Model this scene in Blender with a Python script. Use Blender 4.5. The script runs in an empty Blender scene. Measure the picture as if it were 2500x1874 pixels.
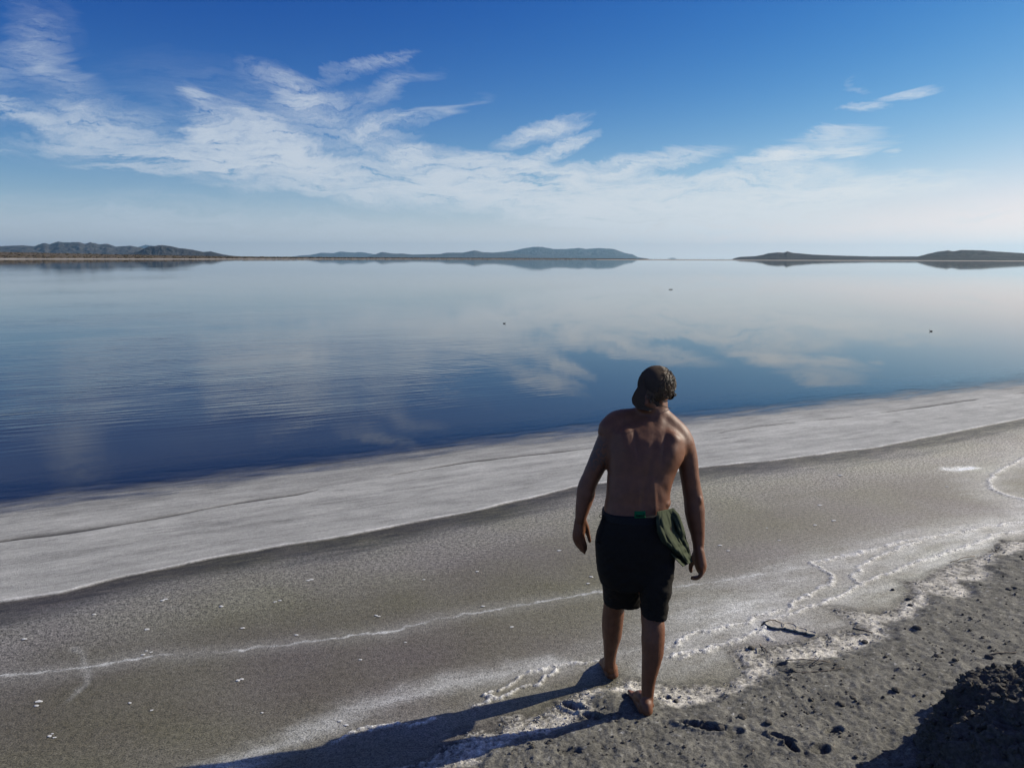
import bpy, math, random
import numpy as np
from mathutils import Vector, Matrix, Euler
random.seed(7)
rng = np.random.default_rng(11)
S = bpy.context.scene
COL = S.collection
R = math.radians

# ------------------------------------------------------------------ camera
CAM_H = 2.3
FPX = 1900.0
PITCH = math.atan((937 - 630.5) / FPX)
cam_d = bpy.data.cameras.new("camera")
cam_d.sensor_width = 36.0
cam_d.sensor_fit = 'HORIZONTAL'
cam_d.lens = 36.0 * FPX / 2500.0
cam_d.clip_start = 0.05
cam_d.clip_end = 200000.0
cam = bpy.data.objects.new("camera", cam_d)
COL.objects.link(cam)
CAM_M = Matrix.Rotation(math.pi / 2 - PITCH, 4, 'X') @ Matrix.Rotation(R(0.127), 4, 'Z')
CAM_M = Matrix.Translation((0, 0, CAM_H)) @ CAM_M
cam.matrix_world = CAM_M
S.camera = cam

# ------------------------------------------------------------------ light
SUN_AZ = R(69.5)      # measured from +Y towards +X
SUN_EL = R(28.0)
SKY_STRENGTH = 0.075
S.view_settings.view_transform = 'Standard'
S.view_settings.look = 'None'
S.view_settings.exposure = 0.0
S.view_settings.gamma = 1.0
S.view_settings.use_curve_mapping = False
sun_d = bpy.data.lights.new("sun", 'SUN')
sun_d.energy = 5.0
sun_d.angle = R(0.5)
sun_d.color = (1.0, 0.94, 0.79)
sun = bpy.data.objects.new("sun", sun_d)
COL.objects.link(sun)
sdir = Vector((math.sin(SUN_AZ) * math.cos(SUN_EL), math.cos(SUN_AZ) * math.cos(SUN_EL), math.sin(SUN_EL)))
sun.location = sdir * 50
sun.rotation_euler = sdir.to_track_quat('Z', 'Y').to_euler()
try:
    S.cycles.max_bounces = 6
    S.cycles.diffuse_bounces = 0
    S.cycles.glossy_bounces = 3
    S.cycles.transparent_max_bounces = 8
    S.cycles.volume_bounces = 0
except Exception:
    pass


def cam_dir(px, py):
    v = Vector(((px - 1250.0) / FPX, -(py - 937.0) / FPX, -1.0))
    return (CAM_M.to_3x3() @ v)


def at(px, py, Y):
    """the point seen at photo pixel (px, py) that lies at distance Y ahead"""
    d = cam_dir(px, py)
    return Vector((0, 0, CAM_H)) + d * (Y / d.y)


def gp(px, py, z=0.0):
    """the ground point seen at photo pixel"""
    d = cam_dir(px, py)
    t = (CAM_H - z) / -d.z
    return Vector((d.x * t, d.y * t, z))


# ------------------------------------------------------------------ node helpers
class NT:
    def __init__(self, tree):
        self.t = tree

    def n(self, typ, **kw):
        nd = self.t.nodes.new(typ)
        ins = kw.pop('ins', {})
        for k, v in kw.items():
            setattr(nd, k, v)
        for k, v in ins.items():
            s = nd.inputs[k]
            if isinstance(v, bpy.types.NodeSocket):
                self.t.links.new(v, s)
            else:
                s.default_value = v
        return nd

    def m(self, op, a, b=0.0, c=0.0, clamp=False):
        nd = self.t.nodes.new('ShaderNodeMath')
        nd.operation = op
        nd.use_clamp = clamp
        for i, v in enumerate((a, b, c)):
            if isinstance(v, bpy.types.NodeSocket):
                self.t.links.new(v, nd.inputs[i])
            else:
                nd.inputs[i].default_value = v
        return nd.outputs[0]

    def mr(self, v, a, b, c, d, interp='LINEAR'):
        nd = self.t.nodes.new('ShaderNodeMapRange')
        nd.interpolation_type = interp
        self.t.links.new(v, nd.inputs[0])
        for i, x in enumerate((a, b, c, d)):
            if isinstance(x, bpy.types.NodeSocket):
                self.t.links.new(x, nd.inputs[i + 1])
            else:
                nd.inputs[i + 1].default_value = x
        return nd.outputs[0]

    def mix(self, f, a, b, blend='MIX'):
        nd = self.t.nodes.new('ShaderNodeMix')
        nd.data_type = 'RGBA'
        nd.blend_type = blend
        for s, v in ((nd.inputs[0], f), (nd.inputs[6], a), (nd.inputs[7], b)):
            if isinstance(v, bpy.types.NodeSocket):
                self.t.links.new(v, s)
            elif isinstance(v, (int, float)):
                s.default_value = v
            else:
                s.default_value = (v[0], v[1], v[2], 1)
        return nd.outputs[2]

    def noise(self, vec, scale, detail=4, rough=0.5, dist=0.0, out=0):
        nd = self.t.nodes.new('ShaderNodeTexNoise')
        self.t.links.new(vec, nd.inputs['Vector'])
        nd.inputs['Scale'].default_value = scale
        nd.inputs['Detail'].default_value = detail
        nd.inputs['Roughness'].default_value = rough
        nd.inputs['Distortion'].default_value = dist
        return nd.outputs[out]

    def l(self, a, b):
        self.t.links.new(a, b)


def new_mat(name):
    m = bpy.data.materials.new(name)
    m.use_nodes = True
    m.node_tree.nodes.clear()
    return m, NT(m.node_tree)


# ------------------------------------------------------------------ sky
world = bpy.data.worlds.new("World")
S.world = world
world.use_nodes = True
world.node_tree.nodes.clear()
W = NT(world.node_tree)
tc = W.n('ShaderNodeTexCoord')
gen = tc.outputs['Generated']
sky = W.n('ShaderNodeTexSky')
sky.sky_type = 'NISHITA'
sky.sun_disc = False
sky.sun_elevation = SUN_EL
sky.sun_rotation = SUN_AZ
sky.altitude = 1300
sky.air_density = 1.0
sky.dust_density = 0.9
sky.ozone_density = 3.0
skyc = W.n('ShaderNodeVectorMath', operation='SCALE')
W.l(sky.outputs[0], skyc.inputs[0])
skyc.inputs[3].default_value = SKY_STRENGTH
SK_GAMMA = (3.45, 2.0, 1.3)
SK_GAIN = (15.5, 2.9, 2.05)
sep = W.n('ShaderNodeSeparateXYZ')
W.l(skyc.outputs[0], sep.inputs[0])
chs = []
for i in range(3):
    g_ = W.m('POWER', sep.outputs[i], SK_GAMMA[i])
    g_ = W.m('MULTIPLY', g_, SK_GAIN[i])
    chs.append(W.m('MULTIPLY', W.m('SUBTRACT', 1.0, W.m('EXPONENT', W.m('MULTIPLY', g_, -1 / 1.15))), 1.15))
comb = W.n('ShaderNodeCombineXYZ')
for i in range(3):
    W.l(chs[i], comb.inputs[i])
sky_col = comb.outputs[0]

# direction in azimuth / elevation (both in units of 0.1 rad)
sd = W.n('ShaderNodeSeparateXYZ')
W.l(gen, sd.inputs[0])
az = W.m('MULTIPLY', W.m('ARCTAN2', sd.outputs[0], sd.outputs[1]), 10.0)
el = W.m('MULTIPLY', W.m('ARCSINE', sd.outputs[2]), 10.0)
ae = W.n('ShaderNodeCombineXYZ')
W.l(az, ae.inputs[0])
W.l(el, ae.inputs[1])
# pale air low over the horizon, brighter towards the sun
sunw = W.mr(az, -7.0, 7.0, 0.0, 1.0, 'SMOOTHSTEP')
low = W.m('EXPONENT', W.m('MULTIPLY', W.m('MAXIMUM', el, 0.0), -1.55))
pale = W.mix(sunw, (0.64, 0.72, 0.78), (1.0, 1.0, 0.98))
sky_col = W.mix(W.m('MULTIPLY', low, 0.88), sky_col, pale)
# streaky domain warp
mp = W.n('ShaderNodeMapping')
mp.inputs['Scale'].default_value = (0.55, 1.5, 1)
mp.inputs['Rotation'].default_value = (0, 0, R(-8))
W.l(ae.outputs[0], mp.inputs[0])
wn = W.noise(mp.outputs[0], 0.85, 8, 0.66, 1.0, out=1)
wv = W.n('ShaderNodeVectorMath', operation='SUBTRACT')
W.l(wn, wv.inputs[0])
wv.inputs[1].default_value = (0.5, 0.5, 0.5)
ws = W.n('ShaderNodeVectorMath', operation='MULTIPLY')
W.l(wv.outputs[0], ws.inputs[0])
ws.inputs[1].default_value = (1.35, 0.62, 0)
wp = W.n('ShaderNodeVectorMath', operation='ADD')
W.l(ae.outputs[0], wp.inputs[0])
W.l(ws.outputs[0], wp.inputs[1])
warped = wp.outputs[0]


def ang(px, py):
    d = cam_dir(px, py).normalized()
    return math.atan2(d.x, d.y) * 10, math.asin(d.z) * 10


STROKES = [  # x0,y0,x1,y1 (photo px), half width px, strength
    (90, 80, 110, 150, 62, .30), (110, 150, 240, 250, 34, .26), (-60, 200, 70, 150, 36, .24), (170, 30, 190, 70, 30, .10),
    (-60, 235, 30, 275, 20, .95), (10, 265, 120, 310, 22, 1.0), (100, 305, 300, 350, 34, .95), (60, 350, 290, 372, 20, .7),
    (150, 268, 330, 345, 30, .55), (170, 255, 210, 270, 26, .3), (290, 280, 375, 300, 26, .5), (270, 335, 460, 385, 36, .8),
    (190, 402, 405, 422, 12, .8), (0, 375, 90, 388, 9, .35), (330, 390, 640, 400, 34, .9), (480, 300, 560, 385, 40, .9),
    (482, 240, 500, 330, 26, .6), (445, 232, 515, 234, 12, .8), (520, 345, 740, 385, 50, 1.1), (520, 270, 640, 300, 40, .4),
    (600, 165, 700, 195, 26, .36), (700, 188, 805, 214, 14, .55), (700, 215, 770, 250, 24, 1.1), (690, 265, 760, 250, 14, .6),
    (760, 250, 825, 238, 15, .6), (730, 300, 850, 268, 36, .45), (890, 260, 965, 190, 26, .42), (960, 200, 1060, 178, 12, .25),
    (815, 185, 985, 128, 14, .62), (880, 318, 1090, 272, 15, 1.0), (1080, 280, 1180, 245, 9, .3), (800, 340, 990, 330, 30, .6),
    (560, 395, 900, 435, 42, 1.15), (640, 330, 740, 390, 50, .8), (700, 445, 1260, 505, 38, 1.1), (540, 450, 1000, 490, 14, .6), (440, 395, 660, 425, 16, .6),
    (860, 400, 1330, 425, 46, 1.1), (990, 375, 1040, 375, 26, .8), (1080, 385, 1260, 385, 16, .7), (1000, 460, 1300, 480, 40, 1.1),
    (1230, 350, 1400, 288, 20, .8), (1260, 405, 1410, 332, 20, 1.0), (1360, 345, 1400, 332, 18, .8), (1400, 420, 1740, 368, 24, .95), (1600, 412, 1670, 402, 9, .5),
    (1790, 402, 2140, 358, 22, 1.1), (1810, 395, 1960, 385, 24, .8), (2030, 392, 2100, 386, 9, .5), (2145, 388, 2185, 384, 7, .5), (1540, 458, 2010, 418, 21, 1.1),
    (1250, 440, 1600, 475, 52, 1.3), (1480, 500, 2280, 440, 34, 1.05), (1300, 520, 1850, 535, 44, 1.05), (1240, 490, 1500, 530, 44, 1.1), (1700, 520, 2240, 470, 30, .8),
    (1450, 570, 2190, 512, 26, .62), (2150, 448, 2360, 440, 12, .35), (2300, 490, 2430, 486, 10, .4), (2300, 518, 2470, 512, 10, .35),
    (1950, 337, 2155, 326, 14, .55), (2065, 265, 2135, 263, 10, .6), (2150, 243, 2265, 222, 12, .6), (2070, 205, 2110, 220, 8, .15),
    (60, 300, 900, 380, 95, .16), (380, 190, 900, 300, 70, .10), (-300, 520, 900, 540, 60, .28), (200, 540, 1500, 600, 40, .25), (1300, 590, 2300, 560, 40, .35),
    (-900, 180, -200, 250, 60, .7), (-1500, 380, -500, 330, 50, .6), (2700, 480, 3500, 420, 45, .6), (3000, 250, 3700, 150, 50, .45),
]
acc = None
for (x0, y0, x1, y1, hw, st) in STROKES:
    if y0 < 340 and hw < 40 and 0 < x0 < 1700:
        st *= .60
        hw *= 1.2
    elif y0 > 380 and hw > 28:
        st *= 1.08
    a0, e0 = ang(x0, y0)
    a1, e1 = ang(x1, y1)
    cx, cy = (a0 + a1) / 2, (e0 + e1) / 2
    L = math.hypot(a1 - a0, e1 - e0) / 2
    w_ = hw / FPX * 10 * 1.08
    rot = math.atan2(e1 - e0, a1 - a0)
    mpn = W.n('ShaderNodeMapping', vector_type='TEXTURE')
    mpn.inputs['Location'].default_value = (cx, cy, 0)
    mpn.inputs['Rotation'].default_value = (0, 0, rot)
    mpn.inputs['Scale'].default_value = (L * 1.25 + w_, w_ * 1.12, 1)
    W.l(warped, mpn.inputs[0])
    gr = W.n('ShaderNodeTexGradient', gradient_type='SPHERICAL')
    W.l(mpn.outputs[0], gr.inputs[0])
    acc = W.m('MULTIPLY_ADD', gr.outputs[1], st * 1.04, acc if acc is not None else 0.0)
# fine streaks modulate the body
mp2 = W.n('ShaderNodeMapping')
mp2.inputs['Scale'].default_value = (0.55, 3.8, 1)
mp2.inputs['Rotation'].default_value = (0, 0, R(-10))
W.l(warped, mp2.inputs[0])
n1 = W.noise(mp2.outputs[0], 2.1, 9, 0.68, 0.9)
mp3 = W.n('ShaderNodeMapping')
mp3.inputs['Scale'].default_value = (0.75, 4.4, 1)
mp3.inputs['Rotation'].default_value = (0, 0, R(22))
W.l(warped, mp3.inputs[0])
n2 = W.noise(mp3.outputs[0], 3.4, 8, 0.70, 1.2)
nn = W.m('ADD', W.m('MULTIPLY', n1, 1.25), W.m('MULTIPLY', n2, 0.75))       # about 1.0
dens = W.m('MULTIPLY', acc, W.mr(nn, 0.76, 1.26, 0.0, 2.25))
cov = W.m('SUBTRACT', 1.0, W.m('EXPONENT', W.m('MULTIPLY', dens, -1.2)))
cov = W.m('MULTIPLY', cov, 0.92)
# thin unseen cirrus above the frame, added so the sky fill is less blue
veil = W.m('MULTIPLY', W.mr(el, 3.1, 5.5, 0.0, 1.0, 'SMOOTHSTEP'), W.mr(W.noise(gen, 2.6, 6, 0.62, 1.2), 0.42, 0.68, 0.0, 0.34))
cov = W.m('MAXIMUM', cov, veil)
cloud_col = W.mix(sunw, (0.56, 0.64, 0.74), (0.80, 0.82, 0.83))
c1 = W.mix(cov, sky_col, cloud_col)
bg = W.n('ShaderNodeBackground')
W.l(c1, bg.inputs[0])
bg.inputs[1].default_value = 1.0
wo = W.n('ShaderNodeOutputWorld')
W.l(bg.outputs[0], wo.inputs[0])
try:
    world.cycles.sampling_method = 'MANUAL'
    world.cycles.sample_map_resolution = 512
except Exception:
    pass


# ------------------------------------------------------------------ numpy noise
def _hash(ix, iy, seed):
    h = (ix * 374761393 + iy * 668265263 + seed * 1442695041) & 0xFFFFFFFF
    h = ((h ^ (h >> 13)) * 1274126177) & 0xFFFFFFFF
    return ((h ^ (h >> 16)) & 0xFFFF).astype(np.float64) / 65535.0


def pn(x, y, seed=0):
    ix = np.floor(x).astype(np.int64)
    iy = np.floor(y).astype(np.int64)
    fx = x - ix
    fy = y - iy
    u = fx * fx * fx * (fx * (fx * 6 - 15) + 10)
    v = fy * fy * fy * (fy * (fy * 6 - 15) + 10)

    def g(dx, dy):
        a = _hash(ix + dx, iy + dy, seed) * 2 * np.pi
        return np.cos(a) * (fx - dx) + np.sin(a) * (fy - dy)
    return ((g(0, 0) * (1 - u) + g(1, 0) * u) * (1 - v) + (g(0, 1) * (1 - u) + g(1, 1) * u) * v) * 1.5


def fbm(x, y, octv=4, seed=0, gain=0.5):
    s = 0
    a = 1.0
    t = 0
    for o in range(octv):
        s = s + a * pn(x * 2 ** o + 17.3 * o, y * 2 ** o - 9.1 * o, seed + o * 13)
        t += a
        a *= gain
    return s / t


def sst(a, b, x):
    t = np.clip((x - a) / (b - a), 0, 1)
    return t * t * (3 - 2 * t)


# ------------------------------------------------------------------ object helpers
def tag(o, label=None, cat=None, group=None, kind=None):
    if label: o['label'] = label
    if cat: o['category'] = cat
    if group: o['group'] = group
    if kind: o['kind'] = kind
    return o


def empty(name, loc):
    o = bpy.data.objects.new(name, None)
    o.empty_display_size = 0.1
    COL.objects.link(o)
    o.location = loc
    return o


def mesh_obj(name, verts, faces, mat, parent=None, smooth=True, loc=None):
    me = bpy.data.meshes.new(name)
    me.from_pydata([tuple(v) for v in verts], [], faces)
    me.update()
    if smooth:
        me.polygons.foreach_set('use_smooth', [True] * len(me.polygons))
    if mat:
        me.materials.append(mat)
    o = bpy.data.objects.new(name, me)
    COL.objects.link(o)
    if loc is not None:
        o.location = loc
    if parent is not None:
        o.parent = parent
        o.matrix_parent_inverse = Matrix.Translation(-Vector(parent.location))
    return o


def grid_obj(name, P, mat, wrap=False, attrs=None, col=None):
    """P: (n, m, 3) array -> one sheet"""
    n, m = P.shape[:2]
    idx = np.arange(n * m).reshape(n, m)
    if wrap:
        idx = np.concatenate([idx, idx[:, :1]], axis=1)
    q = np.stack([idx[:-1, :-1], idx[:-1, 1:], idx[1:, 1:], idx[1:, :-1]], axis=-1).reshape(-1, 4)
    me = bpy.data.meshes.new(name)
    me.vertices.add(n * m)
    me.vertices.foreach_set('co', P.reshape(-1).astype(np.float32))
    me.loops.add(q.size)
    me.loops.foreach_set('vertex_index', q.reshape(-1).astype(np.int32))
    me.polygons.add(len(q))
    me.polygons.foreach_set('loop_start', np.arange(0, q.size, 4, dtype=np.int32))
    me.polygons.foreach_set('use_smooth', np.ones(len(q), dtype=bool))
    me.update()
    me.validate()
    for k, v in (attrs or {}).items():
        a = me.attributes.new(k, 'FLOAT', 'POINT')
        a.data.foreach_set('value', v.reshape(-1).astype(np.float32))
    if col is not None:
        a = me.attributes.new('col', 'FLOAT_COLOR', 'POINT')
        c4 = np.ones((n * m, 4), dtype=np.float32)
        c4[:, :3] = col.reshape(-1, 3)
        a.data.foreach_set('color', c4.reshape(-1))
    me.materials.append(mat)
    o = bpy.data.objects.new(name, me)
    COL.objects.link(o)
    return o


# ------------------------------------------------------------------ ground layout (photo pixel polylines laid on the ground)
def G(pts, s=1.0, ox=0.0, oy=0.0):
    return np.array([tuple(gp(x / s + ox, y / s + oy))[:2] for x, y in pts])


K = 1 / 1.1302
E0 = G([(0, 1098), (300, 1062), (600, 1022), (1000, 966), (1260, 936), (1500, 905), (1800, 872), (2212, 826)], K)
E1 = G([(0, 1170), (170, 1148), (350, 1118), (500, 1090), (650, 1067), (750, 1045), (1000, 1000), (1270, 970), (1500, 942), (1650, 920), (1700, 915), (1850, 900), (2212, 848)], K)
E2 = G([(0, 1300), (130, 1280), (270, 1245), (400, 1217), (600, 1180), (760, 1155), (1050, 1098), (1240, 1052), (1512, 1010), (1700, 990), (1900, 965), (2212, 903)], K)
E3 = G([(-100, 1472), (0, 1460), (200, 1440), (310, 1418), (500, 1405), (700, 1380), (850, 1362), (950, 1335), (1100, 1310), (1290, 1278), (1400, 1272), (1504, 1262), (1587, 1250), (1722, 1224)], K)
c6 = lambda p: G(p, 2.765, 1700, 1250)
RIDGES = [
    c6([(780, 345), (860, 325), (1000, 300), (1200, 250), (1400, 195), (1700, 150), (2000, 90), (2212, 65), (2500, 30)]),
    c6([(780, 345), (840, 380), (900, 410), (935, 440), (900, 490), (800, 530), (700, 590), (630, 620), (640, 650)]),
    c6([(0, 820), (210, 770), (350, 750), (400, 710), (530, 670), (640, 650), (860, 610), (980, 560), (1100, 490), (1250, 430), (1400, 370), (1500, 335), (1700, 270), (1850, 225), (1930, 195), (2050, 145), (2212, 125), (2500, 90)]),
    c6([(-100, 990), (0, 950), (110, 920), (260, 870), (440, 800), (500, 730), (700, 660), (860, 622)]),
    c6([(1120, 490), (1050, 440), (1090, 410), (1130, 350), (1230, 300), (1400, 230), (1500, 200)]),
    c6([(450, 830), (500, 860), (560, 880)]),
    G([(1730, 230), (1800, 205), (1860, 150), (1930, 130), (2060, 95), (2212, 65)], 2.765, 1000, 1500),
    G([(440, 630), (550, 570), (505, 545), (600, 510), (760, 425), (880, 365), (960, 345), (1300, 318)], 2.765, 1000, 1500),
    G([(550, 570), (700, 520), (800, 490), (870, 465), (905, 420), (1010, 375), (985, 345)], 2.765, 1000, 1500),
    G([(0, 740), (130, 715), (200, 700)], 2.765, 1000, 1500),
    G([(740, 395), (880, 330), (1000, 300), (1200, 265), (1400, 250), (1500, 220)], 2.989, 560, 1680),
    np.array([tuple(gp(*p))[:2] for p in [(2600, 1085), (2500, 1118), (2453, 1143), (2425, 1157), (2414, 1179), (2425, 1196), (2460, 1210), (2600, 1245)]]),
    G([(1730, 285), (1900, 250), (2100, 205), (2212, 170)], 2.765, 1000, 1500),
]
HAZEL = [(np.array([tuple(gp(*p))[:2] for p in L]), w, a) for L, w, a in [
    ([(480, 1890), (700, 1800), (900, 1722), (1100, 1665), (1250, 1632), (1350, 1620)], .085, .34),
    ([(1700, 1520), (1850, 1480), (2000, 1430), (2200, 1370), (2350, 1320), (2600, 1255)], .36, .17),
    ([(1750, 1500), (1950, 1385), (2150, 1325), (2500, 1270), (2700, 1240)], .22, .12),
    ([(2500, 1100), (2400, 1165), (2440, 1215), (2600, 1260)], .28, .16),
    ([(1480, 1600), (1700, 1550), (1850, 1500)], .24, .13),
    ([(1600, 1635), (1760, 1615)], .16, .15), ([(1880, 1540), (2060, 1525)], .10, .16), ([(2060, 1465), (2190, 1440)], .12, .16), ([(2250, 1390), (2400, 1320)], .2, .14),
    ([(2325, 1146), (2378, 1142)], .07, .8),
    ([(170, 1580), (200, 1600), (232, 1660), (190, 1710)], .02, .12),
]]
BANK = np.array([tuple(gp(*p))[:2] for p in [
    (2900, 1190), (2600, 1290), (2500, 1315), (2470, 1319), (2440, 1313), (2422, 1342), (2387, 1362), (2330, 1370), (2280, 1395), (2253, 1413), (2200, 1415),
    (2210, 1440), (2206, 1460), (2180, 1485), (2145, 1494), (2098, 1489), (2060, 1481), (2015, 1481), (2060, 1510), (2083, 1532), (2055, 1540),
    (2015, 1548), (1990, 1552), (1960, 1562), (1900, 1574), (1850, 1578), (1786, 1581), (1775, 1595), (1803, 1624), (1800, 1649), (1770, 1665),
    (1740, 1672), (1700, 1677), (1640, 1674), (1593, 1670), (1564, 1659), (1528, 1655), (1500, 1668), (1466, 1673), (1416, 1684), (1383, 1702),
    (1365, 1710), (1330, 1740), (1215, 1755), (1208, 1775), (1108, 1790), (1120, 1803), (1090, 1818), (1060, 1850), (960, 1878), (800, 1950), (300, 2200), (0, 2600), (3000, 2600), (6000, 1700)]])
DARK = np.array([tuple(gp(*p))[:2] for p in [
    (2900, 1225), (2600, 1318), (2500, 1338), (2470, 1355), (2434, 1369), (2398, 1384), (2420, 1409), (2409, 1420), (2347, 1424), (2365, 1438), (2358, 1460),
    (2322, 1463), (2264, 1452), (2268, 1478), (2242, 1489), (2239, 1507), (2199, 1518), (2152, 1525), (2166, 1546), (2159, 1565), (2072, 1595),
    (2047, 1606), (1904, 1620), (1886, 1645), (1847, 1674), (1797, 1699), (1750, 1717), (1723, 1717), (1669, 1731), (1615, 1731), (1597, 1712),
    (1564, 1706), (1528, 1695), (1470, 1692), (1438, 1731), (1405, 1767), (1362, 1790), (1253, 1812), (1188, 1843), (1155, 1865), (1080, 1885), (900, 2000), (400, 2600), (3000, 2600), (6000, 1750)]])


def dist_poly(X, Y, P, closed=False):
    d = np.full(X.shape, 1e9)
    n = len(P)
    for i in range(n if closed else n - 1):
        a = P[i]
        b = P[(i + 1) % n]
        ab = b - a
        L2 = max(ab @ ab, 1e-12)
        t = np.clip(((X - a[0]) * ab[0] + (Y - a[1]) * ab[1]) / L2, 0, 1)
        dd = (X - a[0] - t * ab[0]) ** 2 + (Y - a[1] - t * ab[1]) ** 2
        np.minimum(d, dd, out=d)
    return np.sqrt(d)


def inside(X, Y, P):
    r = np.zeros(X.shape, dtype=bool)
    n = len(P)
    for i in range(n):
        x0, y0 = P[i]
        x1, y1 = P[(i + 1) % n]
        if y0 == y1:
            continue
        c = ((y0 > Y) != (y1 > Y)) & (X < (x1 - x0) * (Y - y0) / (y1 - y0) + x0)
        r ^= c
    return r


def shore(P, X):
    """y of a shoreline at x, extended straight"""
    y = np.interp(X, P[:, 0], P[:, 1])
    sl = (P[-1, 1] - P[0, 1]) / (P[-1, 0] - P[0, 0])
    y = np.where(X > P[-1, 0], P[-1, 1] + (X - P[-1, 0]) * sl, y)
    y = np.where(X < P[0, 0], P[0, 1] + (X - P[0, 0]) * sl, y)
    return y


CSH = math.cos(math.atan(0.5))   # shoreline runs at about 27 degrees: vertical gap -> true distance

# footprints and holes: px, py, half length, half width (m), angle deg, depth
PRINTS = [(1716, 1787, .115, .034, -16, .040), (1398, 1728, .075, .032, -32, .040), (1444, 1758, .06, .028, -40, .032), (1908, 1818, .060, .022, -40, .045), (1930, 1840, .05, .020, -75, .04),
          (1626, 1707, .022, .018, 0, .03), (1900, 1630, .05, .02, 10, .018), (2035, 1800, .05, .025, 20, .03), (1790, 1800, .05, .03, 10, .02), (1560, 1712, .05, .03, 10, .014),
          (2000, 1850, .05, .03, 20, .02), (1390, 1850, .06, .03, 10, .012)]


def ground_fields(X, Y):
    """height, colour, roughness, speckle for ground points"""
    z = np.zeros_like(X)
    wob = fbm(X * 2.2, Y * 2.2, 5, 3) * 0.10 + fbm(X * 14, Y * 14, 3, 5) * 0.02
    far = np.clip(np.hypot(X, Y) / 12.0, 1, 4)
    d0 = (Y - shore(E0, X)) * CSH + wob * 1.2 * far
    d1 = (Y - shore(E1, X)) * CSH + wob * 0.25
    d2 = (shore(E2, X) - Y) * CSH + wob * 0.35      # positive on the near side
    near = (np.hypot(X, Y) < 30)
    big = fbm(X * 0.35, Y * 0.35, 4, 21)
    mid = fbm(X * 1.6, Y * 1.6, 4, 22)
    fine = fbm(X * 22, Y * 22, 3, 23)
    # streaks parallel to the shore
    u = X * CSH + Y * 0.447
    v = -X * 0.447 + Y * CSH
    streak = fbm(u * 0.9, v * 7.0, 5, 31, 0.6)
    fst = fbm(u * 4.0, v * 26.0, 4, 33, 0.65)
    bed = np.stack([0.150 + 0 * X, 0.141 + 0 * X, 0.121 + 0 * X], -1)
    big2 = np.clip(fbm(X * 0.8 + 4, Y * 1.1, 3, 24) * 1.6, -1, 1)
    tint = np.stack([big * 0.03, big * 0.03 - big2 * .004, big * 0.028 + np.clip(big2, -1, 1) * 0.014], -1)
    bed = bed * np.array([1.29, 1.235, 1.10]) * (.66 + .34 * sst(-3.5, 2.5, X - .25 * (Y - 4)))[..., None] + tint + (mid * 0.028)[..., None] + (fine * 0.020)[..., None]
    rightw = sst(-0.5, 5.5, X - (Y - 4) * 0.2)  # wet sheen towards the sun, painted as a lighter bed colour on the right
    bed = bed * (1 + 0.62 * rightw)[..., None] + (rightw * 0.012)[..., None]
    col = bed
    spk = 0.75 + 0 * X
    rough = 0.62 + 0 * X
    # band of wet dark bed below the salt rim, then sparkling crystals
    dk = sst(-0.02, 0.04, d2) * (1 - sst(0.12, 0.75, d2 + streak * 0.40)) * np.clip(0.72 + fst * 0.9, 0, 1)
    col = col * (1 - 0.74 * dk)[..., None] + dk[..., None] * np.array([0.004, 0.006, 0.010])
    cr = sst(0.15, 0.5, d2 + streak * .2) * (1 - sst(0.6, 1.6, d2 + streak * .2))
    col = col + (cr * 0.075)[..., None] * np.array([0.98, 1.0, 1.02])
    spk = spk + cr * 0.9
    # the white salt shelf
    sh = sst(-0.03, 0.01, -d2)
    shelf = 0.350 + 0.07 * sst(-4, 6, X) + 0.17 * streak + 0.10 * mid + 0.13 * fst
    wline = np.exp(-((d1 + 0.03) / 0.5) ** 2)
    shelf = shelf + 0.05 * wline * (d1 < 0)
    shelf = shelf * (1 - 0.30 * sst(-0.9, 0.2, d0))
    scol = shelf[..., None] * np.array([1.0, 0.985, 0.925])
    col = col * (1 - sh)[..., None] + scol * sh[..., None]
    rough = rough * (1 - sh) + 0.75 * sh
    spk = spk * (1 - sh) + 0.24 * sh
    z = z + 0.008 * sh + sh * (streak * 0.004)
    # submerged part
    ub = sst(0.0, 1.1, d0)
    sub = (0.17 + 0.05 * streak + .05 * fst)[..., None] * np.array([0.95, 0.98, 1.0])
    col = col * (1 - ub)[..., None] + sub * ub[..., None]
    z = z - 0.022 * sst(-0.75, 0.5, d0) - np.clip(d0, 0, 60) * 0.010
    # crack in the shelf
    cwm = np.clip(0.45 + 1.9 * fbm(u * 0.8, u * 0 + 3.3, 3, 41), 0.0, 1.3) * 0.034 * far ** 1.1
    ck = np.exp(-(d1 / np.maximum(cwm, 0.004)) ** 2) * (cwm > 0.006)
    ck2 = np.clip(fbm(u * 2.2, v * 13, 4, 43) - 0.33, 0, 1) * 3 * sh * sst(-1.2, -.1, d1) * (1 - sst(0., .3, d1))
    ckk = np.clip(ck * 0.95 + ck2 * 0.75, 0, 0.9)
    col = col * (1 - ckk)[..., None] + ckk[..., None] * np.array([0.045, 0.042, 0.04])
    z = z - 0.012 * ck * sh
    # rim
    rw = 0.013 * far * (1 + 0.6 * fbm(u * 6, v * 0, 3, 44))
    rim = np.exp(-((d2 + 0.005) / np.maximum(rw, .005)) ** 2)
    rim = rim * np.clip(0.75 + 1.2 * fbm(u * 3, v * 0 + 5, 3, 45), 0.2, 1)
    col = col * (1 - rim)[..., None] + rim[..., None] * np.array([0.72, 0.71, 0.69])
    z = z + 0.006 * rim
    # everything close
    m = near & (Y > 1.0)
    xs, ys = X[m], Y[m]
    jx = xs + fbm(xs * 9, ys * 9, 4, 51, .6) * 0.045
    jy = ys + fbm(xs * 9, ys * 9, 4, 52, .6) * 0.045
    c = col[m]
    zz = z[m]
    rr = rough[m]
    ss = spk[m]
    d3 = dist_poly(jx, jy, E3)
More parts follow.
